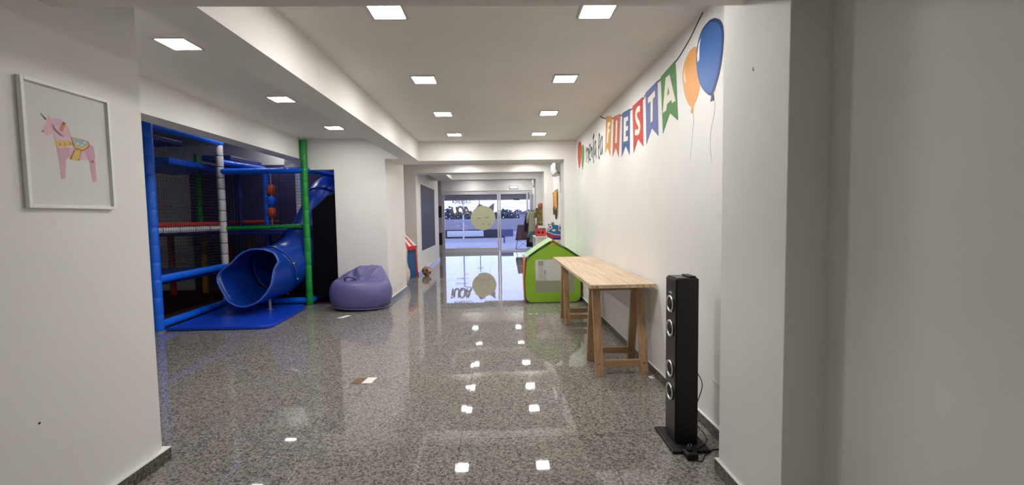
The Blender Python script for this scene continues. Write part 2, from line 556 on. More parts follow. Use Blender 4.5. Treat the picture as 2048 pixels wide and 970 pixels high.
UNI = [('horn','ink',[(1.957,1.843),(1.962,1.842),(1.982,1.825),(1.983,1.817),(1.976,1.818)]),('head','pink',[(1.956,1.766),(1.969,1.783),(1.983,1.809),(1.988,1.83),(1.994,1.847),(2.001,1.829),(2.011,1.83),(2.039,1.836),(2.066,1.824),(2.08,1.8),(2.091,1.77),(2.085,1.749),(2.014,1.735),(2.012,1.756),(2.001,1.767),(1.981,1.75),(1.969,1.759)]),('muzzle','ink',[(1.956,1.764),(1.972,1.772),(1.969,1.766),(1.96,1.762)]),('chest','rose',[(2.019,1.705),(2.078,1.716),(2.075,1.677),(2.057,1.654),(2.027,1.649),(2.023,1.678)]),('belly','pink',[(2.078,1.716),(2.107,1.714),(2.142,1.712),(2.165,1.726),(2.177,1.743),(2.163,1.697),(2.16,1.668),(2.074,1.658)]),('rump','rose',[(2.152,1.704),(2.181,1.746),(2.197,1.736),(2.202,1.703),(2.2,1.671),(2.169,1.669)]),('foreleg','rose',[(2.027,1.649),(2.056,1.654),(2.047,1.572),(2.029,1.569)]),('hind_leg','rose',[(2.169,1.669),(2.2,1.671),(2.202,1.571),(2.181,1.567)]),('collar','yellow',[(2.014,1.733),(2.032,1.739),(2.047,1.739),(2.064,1.745),(2.081,1.747),(2.093,1.735),(2.089,1.725),(2.07,1.72),(2.057,1.712),(2.041,1.713),(2.021,1.706)]),('saddle_edge','maroon',[(2.087,1.764),(2.091,1.751),(2.094,1.731),(2.101,1.715),(2.124,1.707),(2.148,1.711),(2.172,1.73),(2.178,1.745),(2.172,1.757),(2.145,1.761),(2.111,1.764)]),('saddle','yellow',[(2.089,1.762),(2.094,1.751),(2.098,1.732),(2.104,1.718),(2.124,1.711),(2.146,1.715),(2.167,1.731),(2.173,1.744),(2.169,1.754),(2.145,1.759),(2.111,1.762)]),('saddle_patch','sky',[(2.098,1.76),(2.101,1.74),(2.112,1.727),(2.138,1.726),(2.157,1.738),(2.17,1.753),(2.145,1.757),(2.115,1.758)]),('girth_edge','maroon',[(2.098,1.707),(2.114,1.716),(2.127,1.717),(2.133,1.707),(2.123,1.676),(2.118,1.66),(2.11,1.661),(2.123,1.7),(2.107,1.706),(2.092,1.68),(2.083,1.662),(2.076,1.665),(2.088,1.687)]),('girth','yellow',[(2.102,1.707),(2.124,1.714),(2.129,1.706),(2.12,1.675),(2.113,1.661),(2.081,1.663),(2.09,1.685)]),('brow_patch','orange',[(2.04,1.79),(2.045,1.805),(2.058,1.823),(2.068,1.819),(2.06,1.804),(2.051,1.782),(2.047,1.783)]),('brow_heart','maroon',[(2.051,1.815),(2.058,1.827),(2.066,1.82),(2.057,1.808)]),('heart','maroon',[(2.027,1.724),(2.031,1.723),(2.036,1.726),(2.032,1.717)]),('heart','maroon',[(2.051,1.73),(2.055,1.728),(2.061,1.732),(2.055,1.722)]),('heart','maroon',[(2.076,1.735),(2.079,1.734),(2.083,1.737),(2.079,1.729)]),('flower','white',[(2.107,1.738),(2.112,1.744),(2.119,1.744),(2.122,1.738),(2.117,1.731),(2.109,1.731)]),('flower','white',[(2.129,1.735),(2.134,1.741),(2.142,1.741),(2.143,1.735),(2.138,1.729),(2.131,1.728)]),('flower','white',[(2.145,1.751),(2.151,1.756),(2.159,1.754),(2.155,1.745),(2.147,1.744)]),('bridle','plum',[(2.008,1.805),(2.011,1.804),(2.014,1.793),(2.025,1.781),(2.04,1.769),(2.051,1.761),(2.048,1.758),(2.036,1.764),(2.021,1.777),(2.01,1.79)]),('leg_heart','maroon',[(2.176,1.666),(2.184,1.67),(2.192,1.668),(2.184,1.657)])]
FRAME = [(1.888,1.981),(2.296,1.974),(2.281,1.438),(1.866,1.44)]

# ------------------------------------------------------------------ the setting
XR, XL = 1.307, -1.953            # right wall, near left wall
HC, ZB = 2.646, 2.324             # ceiling, underside of beams

# floor: a dark joint bed and polished slabs laid on it, each slab its own piece
struct('trim_9', box(-2.26, XR, 17.44, 17.71, -.05, .001), ALU, label='pale threshold of the glass doors')
fl = struct('floor', box(-8.2, 1.6, -2.6, 17.7, -.06, -.003), GROUT)
TS = .87
def slab_bm():
    bm = bmesh.new()
    g, b = .0011, .0012
    h = TS / 2 - g
    lo = [bm.verts.new((x * h, y * h, -.012)) for x, y in ((-1, -1), (1, -1), (1, 1), (-1, 1))]
    mi = [bm.verts.new((x * h, y * h, -b)) for x, y in ((-1, -1), (1, -1), (1, 1), (-1, 1))]
    hi = [bm.verts.new((x * (h - b), y * (h - b), 0)) for x, y in ((-1, -1), (1, -1), (1, 1), (-1, 1))]
    for A, B in ((lo, mi), (mi, hi)):
        for k in range(4):
            bm.faces.new((A[k], A[(k + 1) % 4], B[(k + 1) % 4], B[k]))
    bm.faces.new(hi)
    return bm
first = None
for i in range(-10, 2):
    for j in range(-6, 18):
        cx, cy = -.26 + TS * (i + .5), 2.66 + TS * (j + .5)
        ok = (-3.7 < cx < 1.6 and 8.5 <= cy < 17.6) or (-4.9 < cx < 1.6 and 2.0 < cy < 8.5) or (-2.2 < cx < 1.6 and -2.4 < cy <= 2.0) or (-8.2 < cx <= -4.9 and 2.3 < cy < 5.7)
        if not ok:
            continue
        if first is None:
            first = obj('floor_tile', slab_bm(), FLOORM, fl)
            t = first
        else:
            t = first.copy()
            COL.objects.link(t)
            t.parent = fl
        t.location = (cx, cy, R.uniform(-.0003, .0003))
        t.rotation_euler = (R.gauss(0, .0011), R.gauss(0, .0011), 0)

# ceilings
struct('ceiling', box(-3.36, XR + .3, 2.05, 7.47, HC, HC + .15), CEIL)
struct('ceiling', box(-8.2, -3.34, 2.3, 9.1, 2.95, 3.1), CEIL)
struct('ceiling', box(-3.7, XR + .3, 7.94, 10.66, HC, HC + .15), CEIL)
struct('ceiling', box(-3.6, XR + .3, 11.08, 12.82, HC + .05, HC + .2), CEIL)
struct('ceiling', box(-3.6, XR + .3, 13.18, 17.7, 2.88, 3.0), CEIL)
struct('ceiling', box(-2.6, XR + .3, -2.6, 2.055, ZB, 2.8), CEIL, label='low ceiling over the near end of the room')
# beams
struct('trim_1', box(-1.585, -1.331, 2.055, 7.15, ZB, HC + .02), WALL, label='ceiling beam running along the hall')
struct('trim_2', box(-1.81, XR, 7.466, 7.95, ZB, HC + .1), WALL, label='cross beam at the end of the hall')
struct('trim_3', box(-1.985, XR, 10.65, 11.1, 2.446, HC + .1), WALL, label='second cross beam')
struct('trim_4', box(-1.985, XR, 12.8, 13.2, 2.46, 2.95), WALL, label='third cross beam')
struct('trim_5', box(-1.75, -1.331, 11.1, 12.8, 2.45, HC + .1), WALL, label='short beam between the far cross beams')
struct('trim_6', box(-3.34, -3.10, 2.5, 7.16, ZB, 3.0), WALL, label='header beam over the play area opening')
struct('trim_7', box(-1.81, -1.331, 7.15, 7.466, ZB, HC + .02), WALL)
# walls
struct('wall_right', box(XR, XR + .3, -2.6, 17.7, 0, 3.0), WALL)
struct('wall_left', box(-2.6, XL, -2.6, 2.506, 0, 3.0), WALL)
struct('wall_back', box(-2.6, XR + .3, -2.8, -2.6, 0, 3.0), WALL)
struct('wall_play_near', box(-8.2, -2.6, 2.3, 2.506, 0, 3.1), WALL)
struct('wall_play_left', box(-8.4, -8.2, 2.3, 9.3, 0, 3.1), WALL)
struct('wall_play_far', box(-8.2, -2.5, 8.9, 9.1, 0, 3.1), WALL)
struct('wall_left_far', box(-2.62, -1.81, 7.15, 8.5, 0, HC + .1), WALL, label='white pier beside the bean bag')
struct('wall_left_lintel', box(-3.4, -2.62, 7.15, 7.35, 2.165, 3.0), WALL)
struct('wall_left_return', box(-2.62, -2.5, 8.5, 8.9, 0, 3.1), WALL)
struct('wall_niche', box(-3.7, -3.6, 9.1, 10.65, 0, 3.0), WALL)
struct('wall_left_board', box(-3.6, -1.985, 10.65, 14.45, 0, 2.95), WALL, label='white pier that carries the chalkboard')
struct('wall_left_recess', box(-3.7, -3.6, 14.45, 17.7, 0, 3.0), mat('grey_wall', (.40, .39, .39), .7))
struct('wall_far_left', box(-3.6, -2.26, 17.4, 17.6, 0, 3.0), mat('grey_wall', (.4, .4, .4)))
struct('wall_far', box(-2.26, XR, 17.4, 17.6, 2.40, 3.0), WALL, label='white wall band over the glass doors')
# pilasters on the right wall
for k, (x0, y0, y1, zt) in enumerate(((1.136, 1.714, 2.228, 2.75), (1.105, 7.468, 7.948, 2.5), (1.09, 10.652, 11.098, 2.55), (1.07, 12.802, 13.198, 2.6))):
    struct('wall_pilaster', box(x0, XR + .01, y0, y1, 0, min(zt, 2.7)), WALL, bevel=.004)
# skirting: dark granite with a pale top edge of paint
def skirt(name, x0, x1, y0, y1):
    b_ = struct(name, box(x0, x1, y0, y1, 0, .070), SKIRT, bevel=.002)
    obj('painted_cap', box(x0, x1, y0, y1, .070, .075), WALL, b_)
T = .014
skirt('baseboard_right', XR - T, XR, 2.228, 7.468)
skirt('baseboard_right', XR - T, XR, 7.948, 10.652)
skirt('baseboard_right', XR - T, XR, 11.098, 12.802)
skirt('baseboard_right', XR - T, XR, 13.198, 17.38)
skirt('baseboard_right', XR - T, XR, -2.6, 1.714)
skirt('baseboard_pilaster', 1.136 - T, 1.136, 1.70, 2.242)
skirt('baseboard_pilaster', 1.136, XR, 2.228, 2.242)
skirt('baseboard_pilaster', 1.136, XR, 1.70, 1.714)
skirt('baseboard_left', XL, XL + T + .016, -2.6, 2.536)
skirt('baseboard_left', XL - .6, XL, 2.506, 2.536)
skirt('baseboard_pier', -1.81, -1.81 + T, 7.136, 8.514)
skirt('baseboard_pier', -2.62, -1.81, 7.136, 7.15)
skirt('baseboard_board', -1.985, -1.985 + T, 10.636, 14.46)
skirt('baseboard_board', -3.6, -1.985, 10.636, 10.65)
for y0, x0 in ((7.454, 1.105), (10.638, 1.09), (12.788, 1.07)):
    skirt('baseboard_pilaster', x0 - T, x0, y0, y0 + .47)
    skirt('baseboard_pilaster', x0, XR, y0, y0 + .014)

# ------------------------------------------------------------------ ceiling lights
DIFF = bpy.data.materials.new('led_diffuser')
nt, N, L, p = nodes_of(DIFF)
p.inputs['Base Color'].default_value = (.9, .9, .9, 1)
p.inputs['Emission Color'].default_value = LAMP_COLOR
p.inputs['Emission Strength'].default_value = LAMP_STRENGTH
FRAME = mat('lamp_frame', (.62, .60, .58), .5)
def ceiling_light(x, y, z, label, group):
    r = thing('ceiling_light', label, 'ceiling light', (x, y, z), group=group)
    fr = bmesh.new()
    for a, b, c, d in ((-.112, .112, -.112, -.098), (-.112, .112, .098, .112), (-.112, -.098, -.098, .098), (.098, .112, -.098, .098)):
        box(a, b, c, d, -.012, 0, fr)
    obj('frame', fr, FRAME, r, local=True)
    obj('diffuser', box(-.098, .098, -.098, .098, -.008, -.001), DIFF, r, local=True)
    return r
ROWN = ['nearest', 'second nearest', 'third nearest', 'farthest']
for i in range(4):
    y = 2.7936 + 1.3531 * i
    ceiling_light(-.6687, y, HC, f'{ROWN[i]} square light of the left row on the hall ceiling', 'ceiling lights of the hall')
    ceiling_light(.6295, y, HC, f'{ROWN[i]} square light of the right row, on the side of the painted wall', 'ceiling lights of the hall')
for i in range(3):
    ceiling_light(-2.2674, 3.2884 + 1.4852 * i, HC, f'{("nearest", "middle", "farthest")[i]} square light between the long beam and the play area', 'ceiling lights by the play area')
for i, (y, z) in enumerate(((9.0, HC), (10.2, HC), (12.0, HC + .05), (14.6, 2.88), (16.75, 2.88))):
    nm = ('just behind the first cross beam', 'before the second cross beam', 'between the second and third cross beams', 'behind the third cross beam', 'next to the wall over the glass doors')[i]
    ceiling_light(-.75 if i < 4 else -1.0, y, z, f'left square ceiling light {nm}', 'ceiling lights of the far zone')
    ceiling_light(.66, y, z, f'right square ceiling light {nm}', 'ceiling lights of the far zone')

for k, (x, y) in enumerate(((-4.02, 6.95), (-4.15, 8.55))):
    r = thing('ceiling_light', ('near' if k == 0 else 'far') + ' dim square light high above the play frame', 'ceiling light', (x, y, 2.95), group='dim lights above the play frame')
    fr = bmesh.new()
    for a, b, c, d in ((-.112, .112, -.112, -.098), (-.112, .112, .098, .112), (-.112, -.098, -.098, .098), (.098, .112, -.098, .098)):
        box(a, b, c, d, -.012, 0, fr)
    obj('frame', fr, FRAME, r, local=True)
    DIFP = DIFF.copy()
    DIFP.node_tree.nodes['Principled BSDF'].inputs['Emission Strength'].default_value = PLAY_STRENGTH
    obj('diffuser', box(-.098, .098, -.098, .098, -.008, -.001), DIFP, r, local=True)
# round fill lamp, unseen, added behind the camera to brighten the near walls
rl = thing('ceiling_light', 'small round fill light added on the low ceiling behind the camera', 'ceiling light', (-.15, -1.0, ZB))
obj('ring', lathe([(.125, 0), (.125, -.012), (.105, -.014), (.105, 0)], (0, 0, 0), 28), FRAME, rl, local=True)
DIF2 = DIFF.copy()
DIF2.node_tree.nodes['Principled BSDF'].inputs['Emission Strength'].default_value = REAR_FILL_STRENGTH
obj('diffuser', lathe([(0, -.008), (.105, -.008), (.105, -.001)], (0, 0, 0), 28), DIF2, rl, local=True)

# ------------------------------------------------------------------ glass front
YD = 17.5
door = struct('door_1', box(-2.26, XR, YD - .06, YD + .06, 2.33, 2.40), ALU, label='white aluminium glass shop front')
def dpart(name, *a):
    return obj(name, box(*a), ALU, door)
dpart('jamb', -2.26, -2.16, YD - .05, YD + .05, 0, 2.33)
dpart('jamb', 1.24, 1.303, YD - .05, YD + .05, 0, 2.33)
for x0, x1 in ((-.085, -.02), (.0, .06), (1.08, 1.15)):
    dpart('stile', x0, x1, YD - .04, YD + .04, 0, 2.33)
dpart('bottom_rail', -2.16, -.085, YD - .04, YD + .04, 0, .16)
dpart('bottom_rail', .06, 1.08, YD - .04, YD + .04, 0, .05)
dpart('top_rail', -2.16, -.085, YD - .04, YD + .04, 2.27, 2.33)
dpart('top_rail', .06, 1.08, YD - .04, YD + .04, 2.27, 2.33)
obj('pane', box(-2.16, -.085, YD - .004, YD + .004, .16, 2.27), GLASS, door)
obj('pane', box(.06, 1.08, YD - .004, YD + .004, .05, 2.27), GLASS, door)
obj('pane', box(1.15, 1.24, YD - .004, YD + .004, .05, 2.33), GLASS, door)
lk = mat('dark_metal', (.05, .05, .06), .4, .6)
obj('closer', beam((.55, YD - .07, 2.06), (.80, YD - .07, 2.04), .05, .05), lk, door)
# open door leaf folded against the right jamb
leaf = thing('open_door_leaf', 'narrow white framed glass leaf standing open at the right of the doors', 'door', (1.22, 17.4, 0))
obj('frame', box(1.19, 1.23, 16.75, 16.81, .02, 2.3), ALU, leaf)
obj('frame', box(1.19, 1.23, 17.34, 17.40, .02, 2.3), ALU, leaf)
obj('rail', box(1.19, 1.23, 16.81, 17.34, 2.2, 2.3), ALU, leaf)
obj('rail', box(1.19, 1.23, 16.81, 17.34, .02, .14), ALU, leaf)
obj('pane', box(1.206, 1.212, 16.81, 17.34, .14, 2.2), GLASS, leaf)
# roller shutter, partly rolled down behind the glass
shm = mat('shutter_grey', (.40, .41, .47), .5)
sh = thing('roller_shutter', 'grey roller shutter, mostly rolled up, behind the top of the glass doors', 'shutter', (-.4, 17.72, 2.0))
obj('box', box(-2.26, 1.3, 17.64, 17.9, 2.27, 2.5), shm, sh)
for k in range(5):
    z = 2.045 + .05 * k
    obj('slat', box(-2.2, 1.28, 17.70, 17.718, z, z + .0495), shm, sh, bevel=.006)

# lettering and cat emblem on the glass, read from the street
def vinyl(name, col, share):
    m = bpy.data.materials.new(name)
    nt, N, L, p = nodes_of(m)
    a, b_, c = N.new('ShaderNodeBsdfTranslucent'), N.new('ShaderNodeBsdfDiffuse'), N.new('ShaderNodeMixShader')
    nz = N.new('ShaderNodeTexNoise')
    nz.inputs['Scale'].default_value = 9
    cr = N.new('ShaderNodeValToRGB')
    cr.color_ramp.elements[0].color, cr.color_ramp.elements[1].color = tuple(x * .92 for x in col) + (1,), tuple(col) + (1,)
    L.new(nz.outputs['Fac'], cr.inputs['Fac'])
    for q in (a, b_):
        L.new(cr.outputs['Color'], q.inputs['Color'])
    c.inputs[0].default_value = 1 - share
    L.new(a.outputs[0], c.inputs[1])
    L.new(b_.outputs[0], c.inputs[2])
    L.new(c.outputs[0], N['Material Output'].inputs[0])
    return m
LM = vinyl('grey_vinyl', (.34, .30, .30), .3)
LV = vinyl('pale_grey_vinyl', (.72, .64, .62), .5)
WV = vinyl('white_vinyl', (.86, .84, .80), .7)
def mirrored(x0, z0):
    return lambda u, v, w_: (x0 - u, YD + .006 + w_, z0 + v)
lt = thing('window_lettering', 'mirrored grey letters stuck on the left glass pane, seen from behind', 'lettering', (-1.5, YD + .006, 1.5))
obj('word', text_mesh('CELEBRA', .2, mirrored(-1.13, 1.925), bold=.004, shear=.25, fit=(.73, .15)), LM, lt)
el = [(.45 + .45 * math.cos(k * math.pi / 8), .5 + .5 * math.sin(k * math.pi / 8)) for k in range(17)]
GL = {'A': (.0, [[(0, 0), (.45, 1), (.62, 1), (.80, 0)], [(.16, .34), (.72, .34)]]), 'Q': (1.0, [el, [(.5, .28), (.85, -.08)]]),
      'U': (2.05, [[(0, 1), (0, .35), (.12, .08), (.38, 0), (.64, .08), (.76, .35), (.76, 1)]]), 'Í': (3.05, [[(.1, 0), (.1, .74)], [(.05, .86), (.25, 1.06)]])}
for ch_, (ox, st) in GL.items():
    pts_ = [[((ox + x + .22 * y) * .235, y * .32) for x, y in q] for q in st]
    mf = mirrored(-1.16, 1.48)
    w_o = obj('letter', ribbon_mesh(pts_, .075, mf, .001), LM, lt)
    obj('inline', ribbon_mesh(pts_, .034, (lambda u, v, w_, mf=mf: (mf(u, v, 0)[0], YD + .0055 - w_ * .5, mf(u, v, 0)[2])), .001), LV, w_o)
for tx, z, wd, ht in (('CUMPLEAÑOS', 1.19, .52, .095), ('CUMPLE', 1.00, .46, .07), ('TU', .865, .14, .055)):
    obj('word', text_mesh(tx, .1, mirrored(-1.27, z), bold=.002, fit=(wd, ht)), WV, lt)
ct = thing('cat_decal', 'pale yellow round cat face sticker on the left glass pane', 'sticker', (-.65, YD + .006, 1.34))
CY = bpy.data.materials.new('cat_yellow')
nt, N, L, p = nodes_of(CY)
tl, df_, ms = N.new('ShaderNodeBsdfTranslucent'), N.new('ShaderNodeBsdfDiffuse'), N.new('ShaderNodeMixShader')
nz = N.new('ShaderNodeTexNoise')
nz.inputs['Scale'].default_value = 4
cr = N.new('ShaderNodeValToRGB')
cr.color_ramp.elements[0].color, cr.color_ramp.elements[1].color = (.80, .77, .48, 1), (.86, .83, .56, 1)
L.new(nz.outputs['Fac'], cr.inputs['Fac'])
for q in (tl, df_):
    L.new(cr.outputs['Color'], q.inputs['Color'])
ms.inputs[0].default_value = .5
L.new(tl.outputs[0], ms.inputs[1])
L.new(df_.outputs[0], ms.inputs[2])
L.new(ms.outputs[0], N['Material Output'].inputs[0])
on_glass = lambda u, v, w_: (u, YD + .006 + w_, v)
disc = [(-.65 + .485 * math.cos(2 * math.pi * k / 48), 1.34 + .485 * math.sin(2 * math.pi * k / 48)) for k in range(48)]
obj('face', plate(disc, [], on_glass, .0015), CY, ct)
obj('ear', plate([(-.42, 1.77), (-.20, 1.93), (-.22, 1.60), (-.3, 1.67)], [], on_glass, .001), LM, ct)
obj('ear', plate([(-.92, 1.74), (-.80, 1.90), (-.62, 1.832), (-.75, 1.815)], [], on_glass, .001), LM, ct)
for s in (-1, 1):
    c = -.66 + s * .15
    e = [(c + .09 * (k / 6 - 1), 1.335 + .02 * math.sin(k * math.pi / 12) - (.012 if s < 0 else 0)) for k in range(13)]
    obj('eye', ribbon_mesh([e], .018, lambda u, v, w_: (u, YD + .004 - w_, v), .001), mat('eye_line', (.12, .12, .09), .7), ct)
obj('nose', ribbon_mesh([[(-.72, 1.11), (-.66, 1.10), (-.58, 1.115)]], .016, lambda u, v, w_: (u, YD + .004 - w_, v), .001), mat('nose_line', (.30, .29, .18), .7), ct)
blush = [(-.40 + .085 * math.cos(k * math.pi / 8), 1.08 + .05 * math.sin(k * math.pi / 8)) for k in range(16)]
obj('cheek', plate(blush, [], lambda u, v, w_: (u, YD + .0045 - w_, v), .0008), mat('blush', (.74, .58, .40), .7), ct)

# exit sign
es = thing('exit_sign', 'small green and white exit sign above the glass doors', 'sign', (.58, 17.39, 2.52))
obj('housing', box(.405, .755, 17.365, 17.40, 2.462, 2.578), mat('sign_green', (.05, .20, .16), .5), es, bevel=.006)
obj('face', box(.425, .735, 17.361, 17.366, 2.478, 2.562), mat('sign_face', (.75, .82, .80), .5, emit=(.75, .95, .88), estr=.35), es)
obj('lettering', text_mesh('SALIDA', .07, lambda u, v, w_: (.455 + u, 17.360 - w_, 2.497 + v), fit=(.25, .045)), mat('sign_green', (0, 0, 0)), es)

# ------------------------------------------------------------------ mural on the right wall
def on_wall(d):
    return lambda u, v, w_: (XR - .0004 - d - w_, u, v)
PC = {'F': srgb(228, 162, 62), 'I': srgb(214, 92, 52), 'E': srgb(36, 86, 162), 'S': srgb(214, 48, 44), 'T': srgb(98, 112, 180), 'A': srgb(62, 142, 56)}
PN = {'F': 'yellow', 'I': 'orange', 'E': 'dark blue', 'S': 'red', 'T': 'violet blue', 'A': 'green'}
CREAM = mat('mural_cream', srgb(232, 226, 208), .6, var=.03)
BLACK = mat('mural_black', (.012, .012, .012), .6)
cd_ = [(a, min(b, 2.638)) for a, b in CORD]
c_o = obj('bunting_cord', ribbon_mesh([smooth_open(cd_, 4)], .014, on_wall(0), .0006), BLACK)
tag(c_o, 'black cord painted on the right wall that the lettered pennants hang from', 'wall decal')
for k in 'FIESTA':
    pm = mat('pennant_' + PN[k].replace(' ', '_'), tuple(c * .74 for c in PC[k]), .6, var=.05)
    pt = PENN[k]
    cy = sum(a for a, b in pt) / len(pt)
    r = thing('pennant', f'{PN[k]} pennant with a cream letter {k} on the right wall', 'pennant', (XR, cy, min(b for a, b in pt)), group='pennants that spell FIESTA')
    obj('flag', plate(pt, [], on_wall(.0008), .0008), pm, r)
    if k == 'S':
        obj('letter', ribbon_mesh([smooth_open(SCL, 4)], .052, on_wall(.0018), .0006), CREAM, r)
    else:
        obj('letter', plate(LETT[k], [AHOLE] if k == 'A' else [], on_wall(.0018), .0006), CREAM, r)
BL, BLD = mat('balloon_blue', srgb(26, 90, 162), .5, var=.08, scale=3), mat('balloon_blue_edge', srgb(16, 48, 112), .5)
ORG, WHI = mat('balloon_orange', srgb(214, 146, 62), .5, var=.05, scale=3), mat('mural_white', (.8, .8, .78), .6)
STR = mat('string_grey', (.22, .21, .20), .6)
def inset(pts, f):
    cx, cz = sum(a for a, b in pts) / len(pts), sum(b for a, b in pts) / len(pts)
    return [(cx + (a - cx) * f, cz + (b - cz) * f) for a, b in pts]
b = thing('wall_balloon', 'large blue balloon painted on the right wall near the pilaster', 'wall decal', (XR, 2.72, 2.05), group='painted balloons')
sb = smooth_closed(BLUE, 3)
obj('edge', plate(sb, [], on_wall(.002), .0006), BLD, b)
obj('body', plate([(a + .012, z) for a, z in inset(sb, .93)], [], on_wall(.0028), .0005), BL, b)
obj('knot', plate(BLUEK, [], on_wall(.002), .0006), BLD, b)
obj('highlight', plate(BLUEH, [], on_wall(.0034), .0004), WHI, b)
obj('string', ribbon_mesh([smooth_open(BSTR, 4)], .0024, on_wall(.0004), .0006), STR, b)
b = thing('wall_balloon', 'orange balloon painted on the right wall, partly behind the blue one', 'wall decal', (XR, 2.98, 2.04), group='painted balloons')
obj('body', plate(smooth_closed(ORANGE, 3), [], on_wall(.0008), .0006), ORG, b)
obj('knot', plate(ORANGEK, [], on_wall(.0008), .0006), ORG, b)
obj('highlight', plate(ORANGEH, [], on_wall(.0015), .0004), mat('balloon_cream', srgb(246, 214, 160), .6), b)
obj('string', ribbon_mesh([smooth_open(OSTR, 4)], .0024, on_wall(.0004), .0006), STR, b)
for nm, P_, c_, d_ in (('red', RED, srgb(196, 66, 52), .0014), ('green', GREEN, srgb(82, 138, 64), .0006)):
    b = thing('wall_balloon', f'small {nm} balloon painted at the far end of the mural', 'wall decal', (XR, P_[0][0], P_[5][1] - .1), group='painted balloons')
    obj('body', plate(smooth_closed(P_, 3), [], on_wall(d_), .0006), mat('balloon_' + nm, c_, .5), b)
    q = min(P_, key=lambda t_: t_[1])
    obj('string', ribbon_mesh([[q, (q[0] + .02, q[1] - .07), (q[0] + .03, q[1] - .11)]], .012, on_wall(.0004), .0005), STR, b)
wd_ = thing('wall_word', 'black handwritten words menta la painted on the right wall', 'wall lettering', (XR, 6.1, 2.1))
for k, ss in WORD.items():
    obj('letter', ribbon_mesh([smooth_open(s, 3) for s in ss], .030, on_wall(.0006), .0008), BLACK, wd_)

# ------------------------------------------------------------------ framed unicorn picture on the left wall
XP = XL
pic = thing('framed_picture', 'white framed print of a pink unicorn on the near left wall', 'picture', (XP, 2.08, 1.44))
y0, y1, z0, z1 = 1.876, 2.289, 1.438, 1.979
FRM = mat('white_frame', (.86, .855, .84), .4)
obj('frame_side', box(XP + .001, XP + .021, y0, y0 + .015, z0, z1), FRM, pic, bevel=.002)
obj('frame_side', box(XP + .001, XP + .021, y1 - .015, y1, z0, z1), FRM, pic, bevel=.002)
obj('frame_side', box(XP + .001, XP + .021, y0 + .015, y1 - .015, z1 - .015, z1), FRM, pic, bevel=.002)
obj('frame_side', box(XP + .001, XP + .021, y0 + .015, y1 - .015, z0, z0 + .015), FRM, pic, bevel=.002)
paper = obj('paper', box(XP + .001, XP + .008, y0 + .015, y1 - .015, z0 + .015, z1 - .015), mat('print_paper', (.73, .73, .735), .7, var=.02), pic)
UC = {'ink': (.10, .06, .06), 'pink': srgb(226, 188, 204), 'rose': srgb(208, 160, 178), 'yellow': srgb(228, 190, 84), 'maroon': srgb(160, 78, 66),
      'sky': srgb(150, 184, 206), 'orange': srgb(224, 140, 74), 'white': srgb(206, 222, 230), 'plum': srgb(172, 120, 152)}
for i, (nm, c_, pts) in enumerate(UNI):
    d = .0081 + .00012 * i
    obj(nm, plate(pts, [], (lambda u, v, w_, d=d: (XP + d + w_, u, v)), .0001), mat('print_' + c_, UC[c_], .7, var=.1, scale=40), paper)
obj('glazing', box(XP + .017, XP + .019, y0 + .015, y1 - .015, z0 + .015, z1 - .015), sheet('picture_glass', (.9, .9, .9), .985, .0), pic)
n_ = obj('nail_hole', lathe([(.0045, 0), (.005, .001), (.002, .0015)], (XL, 1.866, .533), 10, axis='x'), BLACK)
tag(n_, 'tiny dark nail hole low on the near left wall', 'nail hole')
n_ = obj('paint_chip', plate([(1.955, 2.0), (1.959, 1.997), (1.966, 1.998), (1.968, 2.012), (1.962, 2.018), (1.959, 2.007)], [], lambda u, v, w_: (1.136 - .0002 - w_, u, v), .0005), mat('chip_grey', (.2, .2, .2), .8))
tag(n_, 'small dark paint chip high on the near pilaster', 'paint chip')
n_ = obj('cable_stub', sweep([(1.305, 2.64, .345), (1.296, 2.60, .350), (1.290, 2.52, .352)], .004, 6), mat('white_plastic', (.75, .75, .73), .4))
tag(n_, 'thin white cable stub on the wall behind the tower speaker', 'cable')

# ------------------------------------------------------------------ chalkboard
cb = thing('chalkboard', 'tall dark slate chalkboard on the left pier', 'chalkboard', (-1.985, 12.3, .53))
XB = -1.983
obj('panel', box(XB, XB + .012, 11.16, 13.5, .545, 2.225), mat('slate', (.040, .038, .062), .5, var=.2, scale=3, spec=.25), cb)
for a in ((11.13, 11.16, .52, 2.25), (13.5, 13.53, .52, 2.25), (11.16, 13.5, 2.225, 2.25), (11.16, 13.5, .52, .545)):
    obj('edge', box(XB, XB + .016, *a), mat('white_frame', (.7, .7, .7)), cb)
chk = [[(12.2 + .12 * math.sin(k), 1.55 + .02 * k) for k in range(5)], [(12.5, 1.5), (12.6, 1.62), (12.7, 1.5)], [(12.45, 1.7), (12.7, 1.72)]]
for q_ in chk:
  obj('chalk_mark', ribbon_mesh([q_], .012, lambda u, v, w_: (XB + .0121 + w_, u, v), .0003), mat('chalk', (.22, .22, .27), .9), cb)

